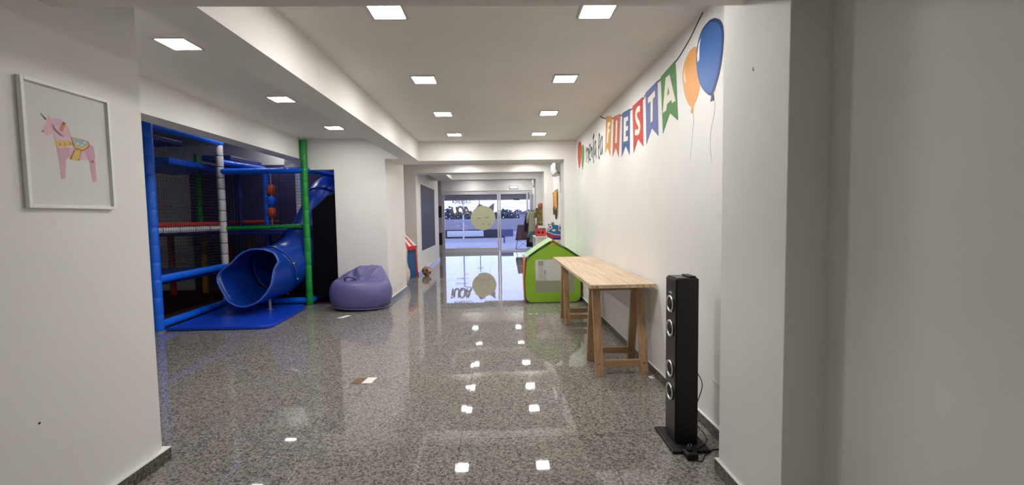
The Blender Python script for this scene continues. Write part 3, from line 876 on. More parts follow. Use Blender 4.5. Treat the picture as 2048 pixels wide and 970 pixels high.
# ------------------------------------------------------------------ trestle table
WTOP = wood('pine_top', srgb(182, 152, 122), srgb(206, 188, 162), 1)
WLEG = wood('pine_leg', srgb(156, 124, 90), srgb(186, 152, 114), 2)
WRAIL = wood('pine_rail', srgb(156, 124, 90), srgb(186, 152, 114), 0)
tb = thing('table_top', 'long pale pine table top resting on two trestles by the right wall', 'table', (1.02, 4.88, .765))
nb, x0, x1 = 5, .742, 1.288
bw = (x1 - x0) / nb
for k in range(nb):
    obj('board', box(x0 + bw * k + .0004, x0 + bw * (k + 1) - .0004, 3.585, 6.15, .767, .797), WTOP, tb, bevel=.0015)
def trestle(yc, label):
    t = thing('trestle', label, 'trestle', (1.03, yc, 0), group='pine trestles under the table top')
    obj('top_beam', box(.79, 1.262, yc - .036, yc + .036, .705, .766), WRAIL, t, bevel=.003)
    for s in (-1, 1):
        for x in (.836, 1.222):
            bm = bmesh.new()
            # leg raked in the length of the table, feet cut level
            pts = []
            for z, y in ((0, yc + s * .20), (.75, yc + s * .052)):
                for a, b_ in ((-.034, -.018), (.034, -.018), (.034, .018), (-.034, .018)):
                    pts.append(bm.verts.new((x + a, y + b_, z)))
            for f in ((0, 3, 2, 1), (4, 5, 6, 7), (0, 1, 5, 4), (1, 2, 6, 5), (2, 3, 7, 6), (3, 0, 4, 7)):
                bm.faces.new([pts[i] for i in f])
            obj('leg', bm, WLEG, t, bevel=.002)
        yb = yc + s * .182
        obj('rail', box(.870, 1.188, yb - .014, yb + .014, .07, .128), WRAIL, t, bevel=.002)
        for x in (.836, 1.222):
            bm = lathe([(.006, 0), (.006, .003), (.002, .004)], (x, yb - .021, .10), 8, axis='y')
            obj('screw', bm, mat('dark_metal', (.05, .05, .06)), t)
    return t
trestle(3.885, 'near pine trestle beside the tower speaker')
trestle(5.665, 'far pine trestle next to the green play tent')

# ------------------------------------------------------------------ tower speaker
SPK = mat('speaker_black', (.005, .0045, .005), .55, var=.2, scale=40)
GLOSS = mat('speaker_gloss', (.006, .005, .005), .3)
SIL = mat('silver_ring', (.62, .62, .62), .28, .9)
CONE = mat('speaker_cone', (.012, .012, .012), .7, bump=.2, bscale=200)
sp = thing('tower_speaker', 'tall black tower speaker with four silver rings on a square base', 'speaker', (1.08, 2.57, 0))
obj('base_plate', box(.967, 1.186, 2.415, 2.717, 0, .02), SPK, sp, bevel=.005)
obj('body', box(1.018, 1.147, 2.498, 2.652, .02, .995), SPK, sp, bevel=.003)
obj('front_panel', box(1.012, 1.018, 2.502, 2.648, .03, .99), GLOSS, sp, bevel=.002)
obj('top_panel', box(1.024, 1.141, 2.504, 2.646, .995, 1.0), GLOSS, sp)
obj('top_ridge', box(1.10, 1.141, 2.52, 2.63, 1.0, 1.008), SPK, sp, bevel=.003)
obj('display', box(1.0105, 1.012, 2.535, 2.615, .925, .965), mat('display_grey', (.03, .03, .035), .1), sp)
for z in (.838, .69, .445, .305):
    bm = lathe([(.050, 0), (.052, -.004), (.050, -.009), (.044, -.011), (.038, -.006), (.037, 0)], (1.012, 2.575, z), 32, axis='x')
    rg = obj('ring', bm, SIL, sp, smooth=True)
    bm = lathe([(.038, 0), (.030, .004), (.016, .008), (.014, .002), (.008, -.002), (0, -.003)], (1.0085, 2.575, z), 28, axis='x')
    obj('cone', bm, CONE, rg, smooth=True)
bm = text_mesh('SPK', .02, lambda u, v, w_: (1.0117 - w_, 2.60 - u, .900 + v), fit=(.05, .014)) if False else box(1.0110, 1.012, 2.552, 2.598, .900, .913)
obj('badge', bm, mat('badge_grey', (.38, .38, .38), .4), sp)
cb_ = obj('speaker_cable', sweep(bez([(1.150, 2.60, .44), (1.19, 2.60, .40), (1.215, 2.59, .33), (1.19, 2.60, .22), (1.165, 2.61, .13), (1.20, 2.60, .06), (1.235, 2.60, .022), (1.20, 2.50, .025), (1.13, 2.44, .024), (1.08, 2.39, .04)], 6), .0028, 6), mat('cable_black', (.01, .01, .01), .5))
tag(cb_, 'thin black cable hanging behind the tower speaker', 'cable')
cb_ = obj('mains_cable', sweep(bez([(1.05, 2.36, .02), (1.09, 2.33, .004), (1.15, 2.40, .004), (1.20, 2.44, .004), (1.25, 2.45, .004), (1.285, 2.42, .012)], 6), .0032, 6), mat('cable_black', (0, 0, 0)))
tag(cb_, 'black power cord on the floor between adaptor and pilaster', 'cable')
ad = thing('power_adaptor', 'small black power adaptor on the floor at the foot of the speaker', 'adaptor', (1.06, 2.375, 0))
obj('body', box(1.02, 1.085, 2.345, 2.408, 0, .038), SPK, ad, bevel=.006)
obj('plug', lathe([(.016, 0), (.018, .012), (.012, .024)], (1.05, 2.385, .038), 12), SPK, ad)
for x in (1.04, 1.056):
    obj('pin', box(x, x + .004, 2.382, 2.386, .060, .078), SIL, ad)

# ------------------------------------------------------------------ purple bean bag
BBM = mat('purple_vinyl', srgb(98, 95, 148), .40, var=.06, scale=5, bump=.35, bscale=11)
def bean_bag():
    cx, cy = -2.16, 6.80
    bm = bmesh.new()
    n, rings = 96, []
    prof = [(.0, .0), (.55, .0), (.78, .004), (.86, .03), (.93, .08), (.985, .15), (1.0, .215), (.985, .28), (.955, .33), (.91, .375), (.85, .405), (.78, .425)]
    def top(u, v):
        # u along the wall (-1..1), v from front (-1) to back (1): a slack fold stands up at the back
        def tri(t, lo, mid0, mid1, hi):
            return max(0, min((t - lo) / (mid0 - lo), 1, (hi - t) / (hi - mid1)))
        uw = tri(u, -.92, -.12, .55, 1.02) ** .9
        vw = tri(v, -.08, .42, .60, 1.05) ** .85
        h = .415 + .215 * uw * vw
        crease = lambda d, w2, dep: dep * math.exp(-(d / w2) ** 2)
        on = tri(v, -.15, .05, .45, .66)
        h -= crease(u - (.16 + .62 * v), .05, .055) * on             # dark fold running down from the right peak
        h += crease(u - (.05 + .62 * v), .07, .02) * on
        h -= crease(u + .30 - .10 * v, .10, .05) * tri(v, -.2, .0, .3, .55)   # pocket by the handle
        h += crease(u + .05 + .55 * (v - .1), .06, .025) * tri(v, -.2, 0, .25, .5)
        h -= crease(v + .02, .05, .02) * tri(u, -.8, -.5, .5, .8)    # tuck where the fold meets the seat
        return h
    for r, z in prof:
        ring = []
        for k in range(n):
            a = 2 * math.pi * k / n
            u, v = math.cos(a), math.sin(a)
            wob = 1 + .012 * math.sin(3 * a + 1) + .010 * math.sin(5 * a)
            zz = z * (1.02 + .05 * math.sin(2 * a + .5))
            sag = .012 * math.sin(7 * a + z * 34) * math.cos(3 * a + z * 11) * (1 if .03 < z < .4 else 0) * math.sin(z / .42 * math.pi)
            if z > .3:
                zz += (top(u * r, v * r) - .415) * ((z - .3) / .125) ** 1.5
            X = cx + u * (r * wob + sag) * .475
            Y = cy + v * (r * wob + sag) * (.335 if v < 0 else .315)
            ring.append(bm.verts.new((X, Y, max(0, zz))) if r > 0 else None)
        rings.append(ring)
    ctr = bm.verts.new((cx, cy, 0))
    for k in range(n):
        bm.faces.new((ctr, rings[1][(k + 1) % n], rings[1][k]))
    for A, B in zip(rings[1:], rings[2:]):
        for k in range(n):
            bm.faces.new((A[k], A[(k + 1) % n], B[(k + 1) % n], B[k]))
    prev = rings[-1]
    for r in (.74, .69, .64, .59, .54, .49, .44, .39, .34, .29, .24, .19, .14, .09, .05):
        cur = []
        for k in range(n):
            a = 2 * math.pi * k / n
            u, v = math.cos(a) * r, math.sin(a) * r
            cur.append(bm.verts.new((cx + u * .475, cy + v * (.335 if v < 0 else .315), top(u, v) + .02 * (1 - r))))
        for k in range(n):
            bm.faces.new((prev[k], prev[(k + 1) % n], cur[(k + 1) % n], cur[k]))
        prev = cur
    bm.faces.new(prev)
    root = thing('bean_bag', 'slumped purple vinyl bean bag by the white pier', 'bean bag', (cx, cy, 0))
    o = obj('body', bm, BBM, root, smooth=True)
    s = o.modifiers.new('sub', 'SUBSURF')
    s.levels = s.render_levels = 1
    hb = sweep(bez([(cx - .21, cy - .04, .425), (cx - .20, cy - .075, .475), (cx - .13, cy - .09, .500), (cx - .07, cy - .06, .475), (cx - .05, cy - .02, .435)], 6), .017, 8)
    obj('handle', hb, BBM, root, smooth=True)
    seam = [(cx + math.cos(a) * .475 * .965, cy + math.sin(a) * (.335 if math.sin(a) < 0 else .315) * .965, .045 + .012 * math.sin(2 * a)) for a in [2 * math.pi * k / 60 for k in range(61)]]
    obj('seam', sweep(seam, .006, 6, cap=False), BBM, root, smooth=True)
bean_bag()

# ------------------------------------------------------------------ green pop-up play tent
GRN = mat('tent_green', srgb(134, 176, 40), .6, var=.08, scale=6, bump=.4, bscale=7)
PAL = mat('tent_pale_green', srgb(166, 204, 150), .6, var=.1, scale=8)
TEA = mat('tent_teal', srgb(122, 188, 178), .6, var=.1, scale=8)
ORA = mat('tent_orange', srgb(232, 112, 42), .6, var=.1)
YEL = mat('tent_yellow', srgb(222, 164, 52), .6, var=.1)
PIP = mat('tent_piping', (.025, .03, .02), .6)
MSH = sheet('tent_mesh', srgb(200, 200, 186), .70, glossy=False)
tx0, tx1, ty0, ty1 = .385, 1.27, 6.885, 7.46
xm, ze, za = .822, .72, 1.01
gt = thing('play_tent', 'green pop-up play house tent with a mesh window by the right wall', 'play tent', (.83, 7.3, 0))
def corner(cx, cz, r, a0, a1, n=6):
    return [(cx + r * math.cos(math.radians(a0 + (a1 - a0) * k / n)), cz + r * math.sin(math.radians(a0 + (a1 - a0) * k / n))) for k in range(n + 1)]
def bulge(y):
    # fabric pulled in towards the top and bellied out a little low down
    return lambda u, v, w_: (u, y + w_, v)
outl = [(tx0 + .02, .62), (tx0 - .005, .40)] + corner(tx0 + .11, .12, .11, 180, 270) + corner(tx1 - .11, .12, .11, 270, 360) + [(tx1 + .005, .40), (tx1 - .015, .62), (tx1 - .03, ze)] + [(xm + .16, za - .115), (xm, za - .055), (xm - .16, za - .115), (tx0 + .05, ze)]
win = [(.548, .165), (1.168, .165), (1.168, .69), (.548, .69)]
obj('front_wall', plate(outl, [win], bulge(ty0), .004), GRN, gt)
obj('mesh_window', plate(win, [], bulge(ty0 + .002), .0008), MSH, gt)
obj('back_wall', plate(outl, [[(.45, .27), (1.20, .27), (1.20, .71), (.45, .71)]], bulge(ty1 - .004), .004), GRN, gt)
obj('gable_patch', plate([(xm, za), (xm + .145, za - .105), (xm + .06, za - .085), (xm - .0, za - .075), (xm - .03, za - .10)], [], bulge(ty0 - .003), .002), YEL, gt)
def sidewall(name, x, m_, sgn):
    bm = bmesh.new()
    rows = []
    for v in range(8):
        z = .015 + (ze - .015) * v / 7
        off = .018 * math.sin(v / 7 * math.pi)
        rows.append([bm.verts.new((x - sgn * off * math.sin(u / 6 * math.pi), ty0 + .004 + (ty1 - ty0 - .008) * u / 6, z)) for u in range(7)])
    for A, B in zip(rows, rows[1:]):
        for u in range(6):
            bm.faces.new((A[u], A[u + 1], B[u + 1], B[u]))
    o = obj(name, bm, m_, gt, smooth=True)
    sd = o.modifiers.new('solid', 'SOLIDIFY')
    sd.thickness = .004
sidewall('side_wall', tx0 + .005, ORA, 1)
sidewall('side_wall', tx1 - .01, YEL, -1)
obj('side_trim', plate([(ty0 + .005, .05), (ty0 + .075, .05), (ty0 + .075, .70), (ty0 + .005, .70)], [], lambda u, v, w_: (tx0 - .017 - w_, u, v), .003), YEL, gt)
for s, m_ in ((-1, PAL), (1, PAL)):
    xe = xm + s * (.425 if s < 0 else .44)
    bm = bmesh.new()
    a = [bm.verts.new((xm, y, za)) for y in (ty0 - .02, ty1 + .02)]
    b_ = [bm.verts.new((xm + (xe - xm) * .55, y, za - (za - ze) * .50)) for y in (ty0 - .02, ty1 + .02)]
    c_ = [bm.verts.new((xe, y, ze + .012)) for y in (ty0 - .03, ty1 + .03)]
    bm.faces.new((a[0], a[1], b_[1], b_[0]))
    bm.faces.new((b_[0], b_[1], c_[1], c_[0]))
    o = obj('roof_panel', bm, m_, gt)
    sd = o.modifiers.new('solid', 'SOLIDIFY')
    sd.thickness = .006
    obj('eave_flap', beam((xe, ty0 - .03, ze - .008), (xe, ty1 + .03, ze - .008), .008, .045), TEA, gt)
    obj('piping', sweep([(xm, ty0 - .012, za - .035), (xm + (xe - xm) * .55, ty0 - .012, za - (za - ze) * .5 - .03), (xe + s * -.01, ty0 - .012, ze - .012)], .006, 6), PIP, gt)
loop = [(u, v) for u, v in outl]
obj('piping', sweep([(u, ty0 - .002, v) for u, v in loop[:18]], .006, 6), PIP, gt)

# ------------------------------------------------------------------ circus tent, cushion and ball on the left
CRED, CBLU, CWHT = mat('tent_red', srgb(196, 42, 40), .6), mat('tent_blue', srgb(24, 84, 136), .6, bump=.5, bscale=6), mat('tent_white', srgb(226, 216, 212), .6)
cz = thing('circus_tent', 'red, white and blue striped play tent in the niche behind the pier', 'play tent', (-2.45, 9.9, 0))
A_, B_ = Vector((-2.17, 9.52, 0)), Vector((-1.97, 10.36, 0))
dn = Vector((-(B_ - A_).y, (B_ - A_).x, 0)).normalized()
side = (B_ - A_).length
Cn = [A_, B_, B_ + dn * .78, A_ + dn * .78]
apex = (Cn[0] + Cn[1] + Cn[2] + Cn[3]) / 4 + Vector((0, 0, 1.34))
zt, top_in = .74, .06
mid = (Cn[0] + Cn[2]) / 2
TP = [c + (mid - c) * top_in + Vector((0, 0, zt)) for c in Cn]
for k in range(4):
    a, b_, c, d = Cn[k], Cn[(k + 1) % 4], TP[(k + 1) % 4], TP[k]
    bm = bmesh.new()
    bm.faces.new([bm.verts.new(x) for x in (a, b_, c, d)])
    o = obj('wall_panel', bm, CBLU, cz)
    sd = o.modifiers.new('solid', 'SOLIDIFY')
    sd.thickness = .005
    obj('edge_strip', beam(a + (a - mid).normalized() * .012, d + (d - mid - Vector((0, 0, zt))).normalized() * .012, .035, .035), CRED, cz)
    out_ = ((c + d) / 2 - mid)
    out_.z = 0
    out_.normalize()
    for s in range(6):
        p0, p1 = d.lerp(c, s / 6) + out_ * .05, d.lerp(c, (s + 1) / 6) + out_ * .05
        bm = bmesh.new()
        bm.faces.new([bm.verts.new(x) for x in (p0, p1, apex)])
        o = obj('roof_stripe', bm, (CRED, CWHT)[s % 2], cz)
        sd = o.modifiers.new('solid', 'SOLIDIFY')
        sd.thickness = .004
        bm = bmesh.new()
        nrm = out_ * .006
        bm.faces.new([bm.verts.new(x) for x in (p0 + nrm, p1 + nrm, p1 + nrm - Vector((0, 0, .07)), p0.lerp(p1, .5) + nrm - Vector((0, 0, .10)), p0 + nrm - Vector((0, 0, .07)))])
        o = obj('valance', bm, CRED, cz)
        sd = o.modifiers.new('solid', 'SOLIDIFY')
        sd.thickness = .004

flr = bpy.data.materials.new('floral_cloth')
nt, N, L, p = nodes_of(flr)
tc = N.new('ShaderNodeTexCoord')
v = N.new('ShaderNodeTexVoronoi')
v.inputs['Scale'].default_value = 11
L.new(tc.outputs['Object'], v.inputs['Vector'])
cr = N.new('ShaderNodeValToRGB')
cr.color_ramp.elements[0].position, cr.color_ramp.elements[0].color = .22, srgb(204, 164, 164) + (1,)
cr.color_ramp.elements[1].position, cr.color_ramp.elements[1].color = .36, srgb(206, 196, 176) + (1,)
L.new(v.outputs['Distance'], cr.inputs['Fac'])
L.new(cr.outputs['Color'], p.inputs['Base Color'])
p.inputs['Roughness'].default_value = .8
cu = thing('folded_cushion', 'upright pale floral cushion leaning between pier and circus tent', 'cushion', (-1.985, 9.33, 0), rotz=.12)
bm = bmesh.new()
rows = []
for j in range(15):
    v_ = j / 14
    z = .90 * v_
    hw = .30 * (1 - abs(2 * v_ - 1) ** 5 * .55)
    th = .085 * (1 - abs(2 * v_ - 1) ** 4) + .012
    lean = -.07 * v_
    rows.append([bm.verts.new((th * math.cos(a) + lean + .02 * math.sin(v_ * 9), -.25 + hw * math.sin(a), z)) for a in [2 * math.pi * k / 20 for k in range(20)]])
for A, B in zip(rows, rows[1:]):
    for k in range(20):
        bm.faces.new((A[k], A[(k + 1) % 20], B[(k + 1) % 20], B[k]))
bm.faces.new(rows[0][::-1])
bm.faces.new(rows[-1])
obj('body', bm, flr, cu, smooth=True, local=True)
obj('pink_tassel', lathe([(.0, 0), (.03, .02), (.035, .12), (.02, .2), (0, .21)], (.055, -.12, .12), 10), mat('pink_cloth', srgb(222, 120, 160), .7), cu, local=True, smooth=True)
obj('edging', sweep([(.01 + .02 * math.sin(z * 10), -.25 - .305 * (1 - abs(2 * z / .9 - 1) ** 5 * .55), z) for z in [.9 * k / 12 for k in range(13)]], .010, 6), mat('green_edge', srgb(120, 130, 70), .7), cu, local=True)

def ball():
    c, r = Vector((-1.755, 10.50, .112)), .112
    root = thing('football', 'small football with tan and white panels on the floor by the chalkboard', 'ball', (c.x, c.y, 0))
    bm = bmesh.new()
    bmesh.ops.create_icosphere(bm, subdivisions=4, radius=r)
    ph = (1 + 5 ** .5) / 2
    ico = [Vector(q).normalized() for a in (-1, 1) for b_ in (-ph, ph) for q in ((0, a, b_), (a, b_, 0), (b_, 0, a))]
    dod = [Vector((a, b_, c_)).normalized() for a in (-1, 1) for b_ in (-1, 1) for c_ in (-1, 1)]
    dod += [Vector(q).normalized() for a in (-1, 1) for b_ in (-1, 1) for q in ((0, a / ph, b_ * ph), (a / ph, b_ * ph, 0), (b_ * ph, 0, a / ph))]
    for f in bm.faces:
        n_ = f.calc_center_median().normalized()
        d5, d6 = max(n_.dot(q) for q in ico), max(n_.dot(q) for q in dod)
        s6 = sorted((n_.dot(q) for q in dod), reverse=True)
        f.material_index = 1 if d5 > .965 else (1 if s6[0] - s6[1] < .035 else (2 if sum(n_.dot(q) > .9 for q in dod) % 2 and n_.x < .3 else 0))
    bmesh.ops.rotate(bm, verts=bm.verts, matrix=Matrix.Rotation(.7, 3, 'X') @ Matrix.Rotation(.4, 3, 'Z'))
    bmesh.ops.translate(bm, verts=bm.verts, vec=c)
    obj('shell', bm, [mat('ball_cream', srgb(214, 172, 128), .45), mat('ball_dark', srgb(52, 26, 26), .45), mat('ball_tan', srgb(190, 138, 100), .45)], root, smooth=True)
    obj('valve', lathe([(.006, 0), (.006, .002), (0, .003)], (c.x + .02, c.y - .01, .2185), 8), mat('dark_metal', (0, 0, 0)), root)
ball()

# ------------------------------------------------------------------ scraps on the floor
sc_ = thing('scuff_marks', 'row of short dark scuffs just above the floor on the pier beside the bean bag', 'scuff marks', (-1.81, 7.6, .1))
for k in range(7):
    y, z0_, h_ = 7.22 + .14 * k + R.uniform(-.03, .03), .10 + R.uniform(0, .03), R.uniform(.06, .13)
    obj('scuff', ribbon_mesh([[(y, z0_), (y + .01, z0_ + h_ * .5), (y + .004, z0_ + h_)]], .012, lambda u, v, w_: (-1.8098 + w_, u, v), .0004), mat('scuff_grey', (.16, .15, .14), .8), sc_)
def scrap(name, pts, z, m_, label, cat):
    o = obj(name, plate(pts, [], lambda u, v, w_: (u, v, z + w_), .0012), m_)
    return tag(o, label, cat)
PAPM = mat('white_paper', (.74, .73, .70), .7)
scrap('paper_sheet', [(-1.175, 3.63), (-1.09, 3.628), (-1.078, 3.765), (-1.158, 3.768)], .0026, PAPM, 'white paper sheet lying on the floor beside a brown patch', 'paper')
scrap('cardboard_scrap', [(-1.275, 3.632), (-1.19, 3.628), (-1.165, 3.70), (-1.172, 3.768), (-1.245, 3.765)], .0006, mat('brown_card', srgb(112, 88, 66), .8, var=.4, scale=30), 'torn brown scrap lying on the floor under the edge of the paper sheet', 'scrap')
scrap('paper_sheet', [(-2.29, 6.12), (-2.20, 6.125), (-2.13, 6.27), (-2.20, 6.29)], .0008, PAPM, 'white paper sheet lying on the floor in front of the bean bag', 'paper')
scrap('paper_scrap', [(1.235, 3.585), (1.275, 3.58), (1.27, 3.64), (1.238, 3.636)], .0008, PAPM, 'small white paper scrap on the floor by the near trestle', 'paper')

# ------------------------------------------------------------------ soft play frame
BLU = mat('pad_blue', srgb(20, 106, 238), .32, var=.10, scale=8)
DBL = mat('pad_navy', srgb(22, 40, 120), .45, var=.1)
NAVY = mat('padding_navy', srgb(64, 61, 108), .6, var=.12, scale=3)
PW = mat('pad_white', srgb(214, 212, 216), .4, var=.04)
PG = mat('pad_green', srgb(26, 142, 58), .36, var=.1, scale=8)
PR = mat('pad_red', srgb(188, 50, 42), .45, var=.08)
PY_ = mat('pad_yellow', srgb(206, 150, 40), .45, var=.08)
PO = mat('pad_orange', srgb(214, 84, 34), .45, var=.08)
TIE = mat('tie_black', (.012, .012, .014), .6)
NET = mat('net_cord', (.018, .018, .024), .8)
MAROON = mat('mat_maroon', srgb(70, 26, 34), .75, var=.1)
pf = thing('soft_play_structure', 'padded indoor soft play frame with blue, white and green posts and black nets', 'play structure', (-4.33, 6.3, 0))
def pad(name, p, q, r, m_, seg=.21, ties=None, parent=pf):
    """foam sleeve: short bulging lengths between p and q, with tie bands in the grooves"""
    p, q = Vector(p), Vector(q)
    ln = (q - p).length
    n = max(1, round(ln / seg))
    path, rad = [], []
    for k in range(n):
        for t, f in ((0, .92), (.035, .99), (.25, 1.0), (.75, 1.0), (.965, .99)):
            path.append(p.lerp(q, (k + t) / n))
            rad.append(r * f)
    path.append(q)
    rad.append(r * .92)
    o = obj(name, sweep(path, rad, 14), m_, parent, smooth=True)
    if ties:
        for k in range(1, n):
            c = p.lerp(q, k / n)
            d = (q - p).normalized() * .005
            obj('tie', sweep([c - d, c + d], r * .985, 14), ties, o)
    return o
A3, B3, C3 = (-4.28, 5.56), (-4.37, 7.1), (-3.045, 7.05)
pad('post', (*A3, .0), (*A3, 2.615), .060, BLU)
pad('post', (*B3, .0), (*B3, 2.56), .054, PW, .17, TIE)
pad('post', (*C3, .0), (*C3, 2.61), .052, PG)
obj('joint', lathe([(.06, 0), (.064, .01), (.064, .06), (.055, .075), (0, .078)], (*B3, 2.56), 16), BLU, pf, smooth=True)
for c in (A3, B3, C3):
    obj('foot', lathe([(.085, 0), (.085, .012), (.05, .02), (0, .02)], (*c, 0), 16), mat('steel', (.4, .4, .4), .4, .8), pf)
def rail(a, b_, za, zb, m_, r=.05, seg=.4, ties=None):
    pad('rail', (*a, za), (*b_, zb), r, m_, seg, ties)
rail(A3, B3, 2.575, 2.595, BLU)
rail(A3, B3, .655, .655, BLU)
rail(A3, B3, .085, .085, BLU)
rail((-4.42, 5.5), (-4.46, 7.12), 1.335, 1.335, PR, .03)
rail((-4.38, 5.5), (-4.42, 7.12), 1.262, 1.262, PW, .042, .3, TIE)
rail(B3, C3, 2.15, 2.15, BLU, .048, .25)
rail((-4.36, 7.12), (-3.15, 7.12), 1.255, 1.275, PG, .034, .12)
rail((-4.36, 7.1), (-3.05, 7.1), .085, .085, BLU)
rail(C3, (-3.02, 8.2), .085, .085, BLU)
rail(C3, (-2.93, 8.4), 2.16, 2.16, BLU, .042)
rail(B3, (-4.42, 8.5), 2.30, 2.34, BLU, .048)
rail((-6.4, 5.56), A3, .655, .655, BLU)
rail((-6.4, 5.56), A3, .085, .085, BLU)
rail((-6.4, 5.5), (-4.35, 5.5), 1.335, 1.335, PR, .03)
rail((-6.4, 5.56), A3, 2.575, 2.575, BLU)
rail((-5.05, 8.4), (-4.15, 8.4), 1.345, 1.345, PR, .034)
# inner posts
for x, y, a, b_, m_ in ((-6.06, 8.28, 0, 1.25, PR), (-5.58, 8.44, 0, 1.25, PY_), (-5.62, 8.45, 1.25, 2.62, PG), (-4.14, 8.0, .0, 2.3, BLU), (-4.84, 8.4, 1.25, 2.4, DBL), (-3.57, 8.0, 1.2, 2.3, PW), (-5.15, 8.5, 0, 1.2, PR), (-4.75, 8.5, 0, 1.2, PY_), (-6.4, 5.56, 0, 2.6, DBL), (-6.4, 7.1, 0, 2.6, BLU)):
    pad('post', (x, y, a), (x, y, b_), .05, m_)
# vertical roller bumpers
for z0_, m_ in ((1.42, PO), (1.62, BLU), (1.82, PO)):
    obj('roller', lathe([(.04, 0), (.062, .015), (.068, .09), (.062, .165), (.04, .18)], (-4.03, 7.95, z0_), 16), m_, pf, smooth=True)
obj('roller_axle', sweep([(-4.03, 7.95, 1.3), (-4.03, 7.95, 2.3)], .015, 8), mat('steel', (0, 0, 0)), pf)
# decks
obj('deck', box(-6.35, -4.36, 5.62, 7.06, .56, .655), DBL, pf, bevel=.02)
obj('deck', box(-6.35, -3.5, 7.18, 8.6, 1.14, 1.225), DBL, pf, bevel=.02)
obj('roof_pad', box(-6.2, -5.0, 6.9, 8.6, 2.26, 2.36), BLU, pf, bevel=.02)
obj('roof_pad', box(-4.98, -4.5, 7.6, 8.6, 2.38, 2.48), DBL, pf, bevel=.02)
obj('roof_pad', box(-6.2, -4.5, 5.7, 6.5, 2.44, 2.52), DBL, pf, bevel=.02)
# nets
def net(p00, pu, pv, lu, lv, step, name='net'):
    bm = bmesh.new()
    p00, pu, pv = Vector(p00), Vector(pu).normalized(), Vector(pv).normalized()
    nu, nv = int(lu / step), int(lv / step)
    for i in range(nu + 1):
        a = p00 + pu * lu * i / nu
        sweep([a, a + pv * lv], .0019, 4, bm)
    for j in range(nv + 1):
        a = p00 + pv * lv * j / nv
        sweep([a, a + pu * lu], .0019, 4, bm)
    o = obj(name, bm, NET, pf)
    o['kind'] = 'stuff'
    return o
dAB = Vector((B3[0] - A3[0], B3[1] - A3[1], 0))
net((A3[0], A3[1] + .05, .70), dAB, (0, 0, 1), dAB.length - .1, 1.84, .046)
net((-4.32, 7.09, 1.29), (1, 0, 0), (0, 0, 1), 1.24, .82, .046)
net((-4.32, 7.11, .13), (1, 0, 0), (0, 0, 1), .55, 1.1, .046)
net((-6.35, 5.56, .70), (1, 0, 0), (0, 0, 1), 1.98, 1.84, .05)
net((-6.3, 7.12, .7), (1, 0, 0), (0, 0, 1), 1.85, .5, .05)
# upper net stretched as a ceiling
net((-6.3, 5.62, 2.54), (1, 0, 0), (0, 1, 0), 1.9, 1.4, .05)

wp = thing('wall_padding', 'dark navy padding panels on the wall behind the play frame', 'wall padding', (-4.4, 8.87, 0))
for k in range(4):
    obj('panel', box(-6.05 + .86 * k + .004, -6.05 + .86 * (k + 1) - .004, 8.84, 8.9, .0, 2.46), NAVY, wp, bevel=.012)
ss_ = thing('gap_darkening_screen', 'added black mesh screen darkening the gap between the green post and the white pier', 'screen', (-2.83, 7.12, 0))  # dark sheet added to black out the gap right of the green post
obj('mesh', plate([(-2.985, .14), (-2.612, .14), (-2.612, 1.80), (-2.74, 1.74), (-2.87, 1.62), (-2.985, 1.52)], [], lambda u, v, w_: (u, 7.12 + w_, v), .002), sheet('gap_darkening_mesh', (.006, .006, .009), .10, glossy=False), ss_)
obj('hem', sweep([(-2.612, 7.12, 1.80), (-2.74, 7.12, 1.74), (-2.87, 7.12, 1.62), (-2.985, 7.12, 1.52)], .008, 6), TIE, ss_)
wp2 = thing('wall_padding', 'near black padding panel on the side of the slide niche', 'wall padding', (-2.65, 8.0, 0))
obj('panel', box(-2.66, -2.622, 7.36, 8.84, 0, 2.16), mat('padding_black', (.012, .012, .02), .6), wp2, bevel=.008)
obj('trim', box(-2.668, -2.66, 7.36, 8.84, 2.05, 2.16), mat('padding_black', (0, 0, 0)), wp2)

fm = obj('play_floor_mat', box(-6.9, -4.42, 5.64, 8.83, .0, .022), MAROON, bevel=.004)
tag(fm, 'dark maroon foam floor under the play frame', 'floor mat')
fm = obj('play_floor_mat', box(-4.40, -2.68, 7.18, 8.83, .0, .022), MAROON, bevel=.004)
tag(fm, 'dark maroon foam floor under the tube slide', 'floor mat')
mp = [(-4.20, 5.575), (-3.06, 5.580), (-2.97, 5.60), (-2.925, 5.68), (-2.935, 5.80), (-3.00, 6.72), (-3.10, 6.98), (-4.30, 7.02)]
mt = obj('landing_mat', plate(mp, [], lambda u, v, w_: (u, v, .003 + w_), .042), mat('mat_blue', srgb(20, 66, 196), .30, var=.06, scale=4), bevel=.01)
tag(mt, 'bright blue landing mat in front of the tube slide', 'mat')

# ------------------------------------------------------------------ tube slide
RIM = [(-4.027, 6.321, 0.539), (-4.008, 6.349, 0.632), (-3.929, 6.369, 0.709), (-3.839, 6.384, 0.771), (-3.77, 6.41, 0.865), (-3.679, 6.425, 0.928), (-3.552, 6.43, 0.966), (-3.385, 6.417, 0.953), (-3.247, 6.395, 0.906), (-3.17, 6.361, 0.81), (-3.164, 6.343, 0.755), (-3.209, 6.333, 0.716), (-3.223, 6.305, 0.623), (-3.229, 6.256, 0.468), (-3.281, 6.225, 0.362), (-3.35, 6.2, 0.271), (-3.439, 6.186, 0.212), (-3.562, 6.18, 0.171), (-3.692, 6.191, 0.185), (-3.814, 6.217, 0.246), (-3.933, 6.272, 0.399)]
SLD = mat('slide_blue', srgb(14, 56, 152), .30, var=.08, scale=3)
ts = thing('tube_slide', 'blue plastic tube slide coming down out of the play frame', 'slide', (-3.57, 6.5, 0))
NR = 40
path = bez([(-3.50, 6.86, .585), (-3.39, 7.20, .70), (-3.28, 7.50, .95), (-3.18, 7.75, 1.32), (-3.13, 8.00, 1.66), (-3.12, 8.30, 1.86), (-3.12, 8.75, 1.90)], 7)
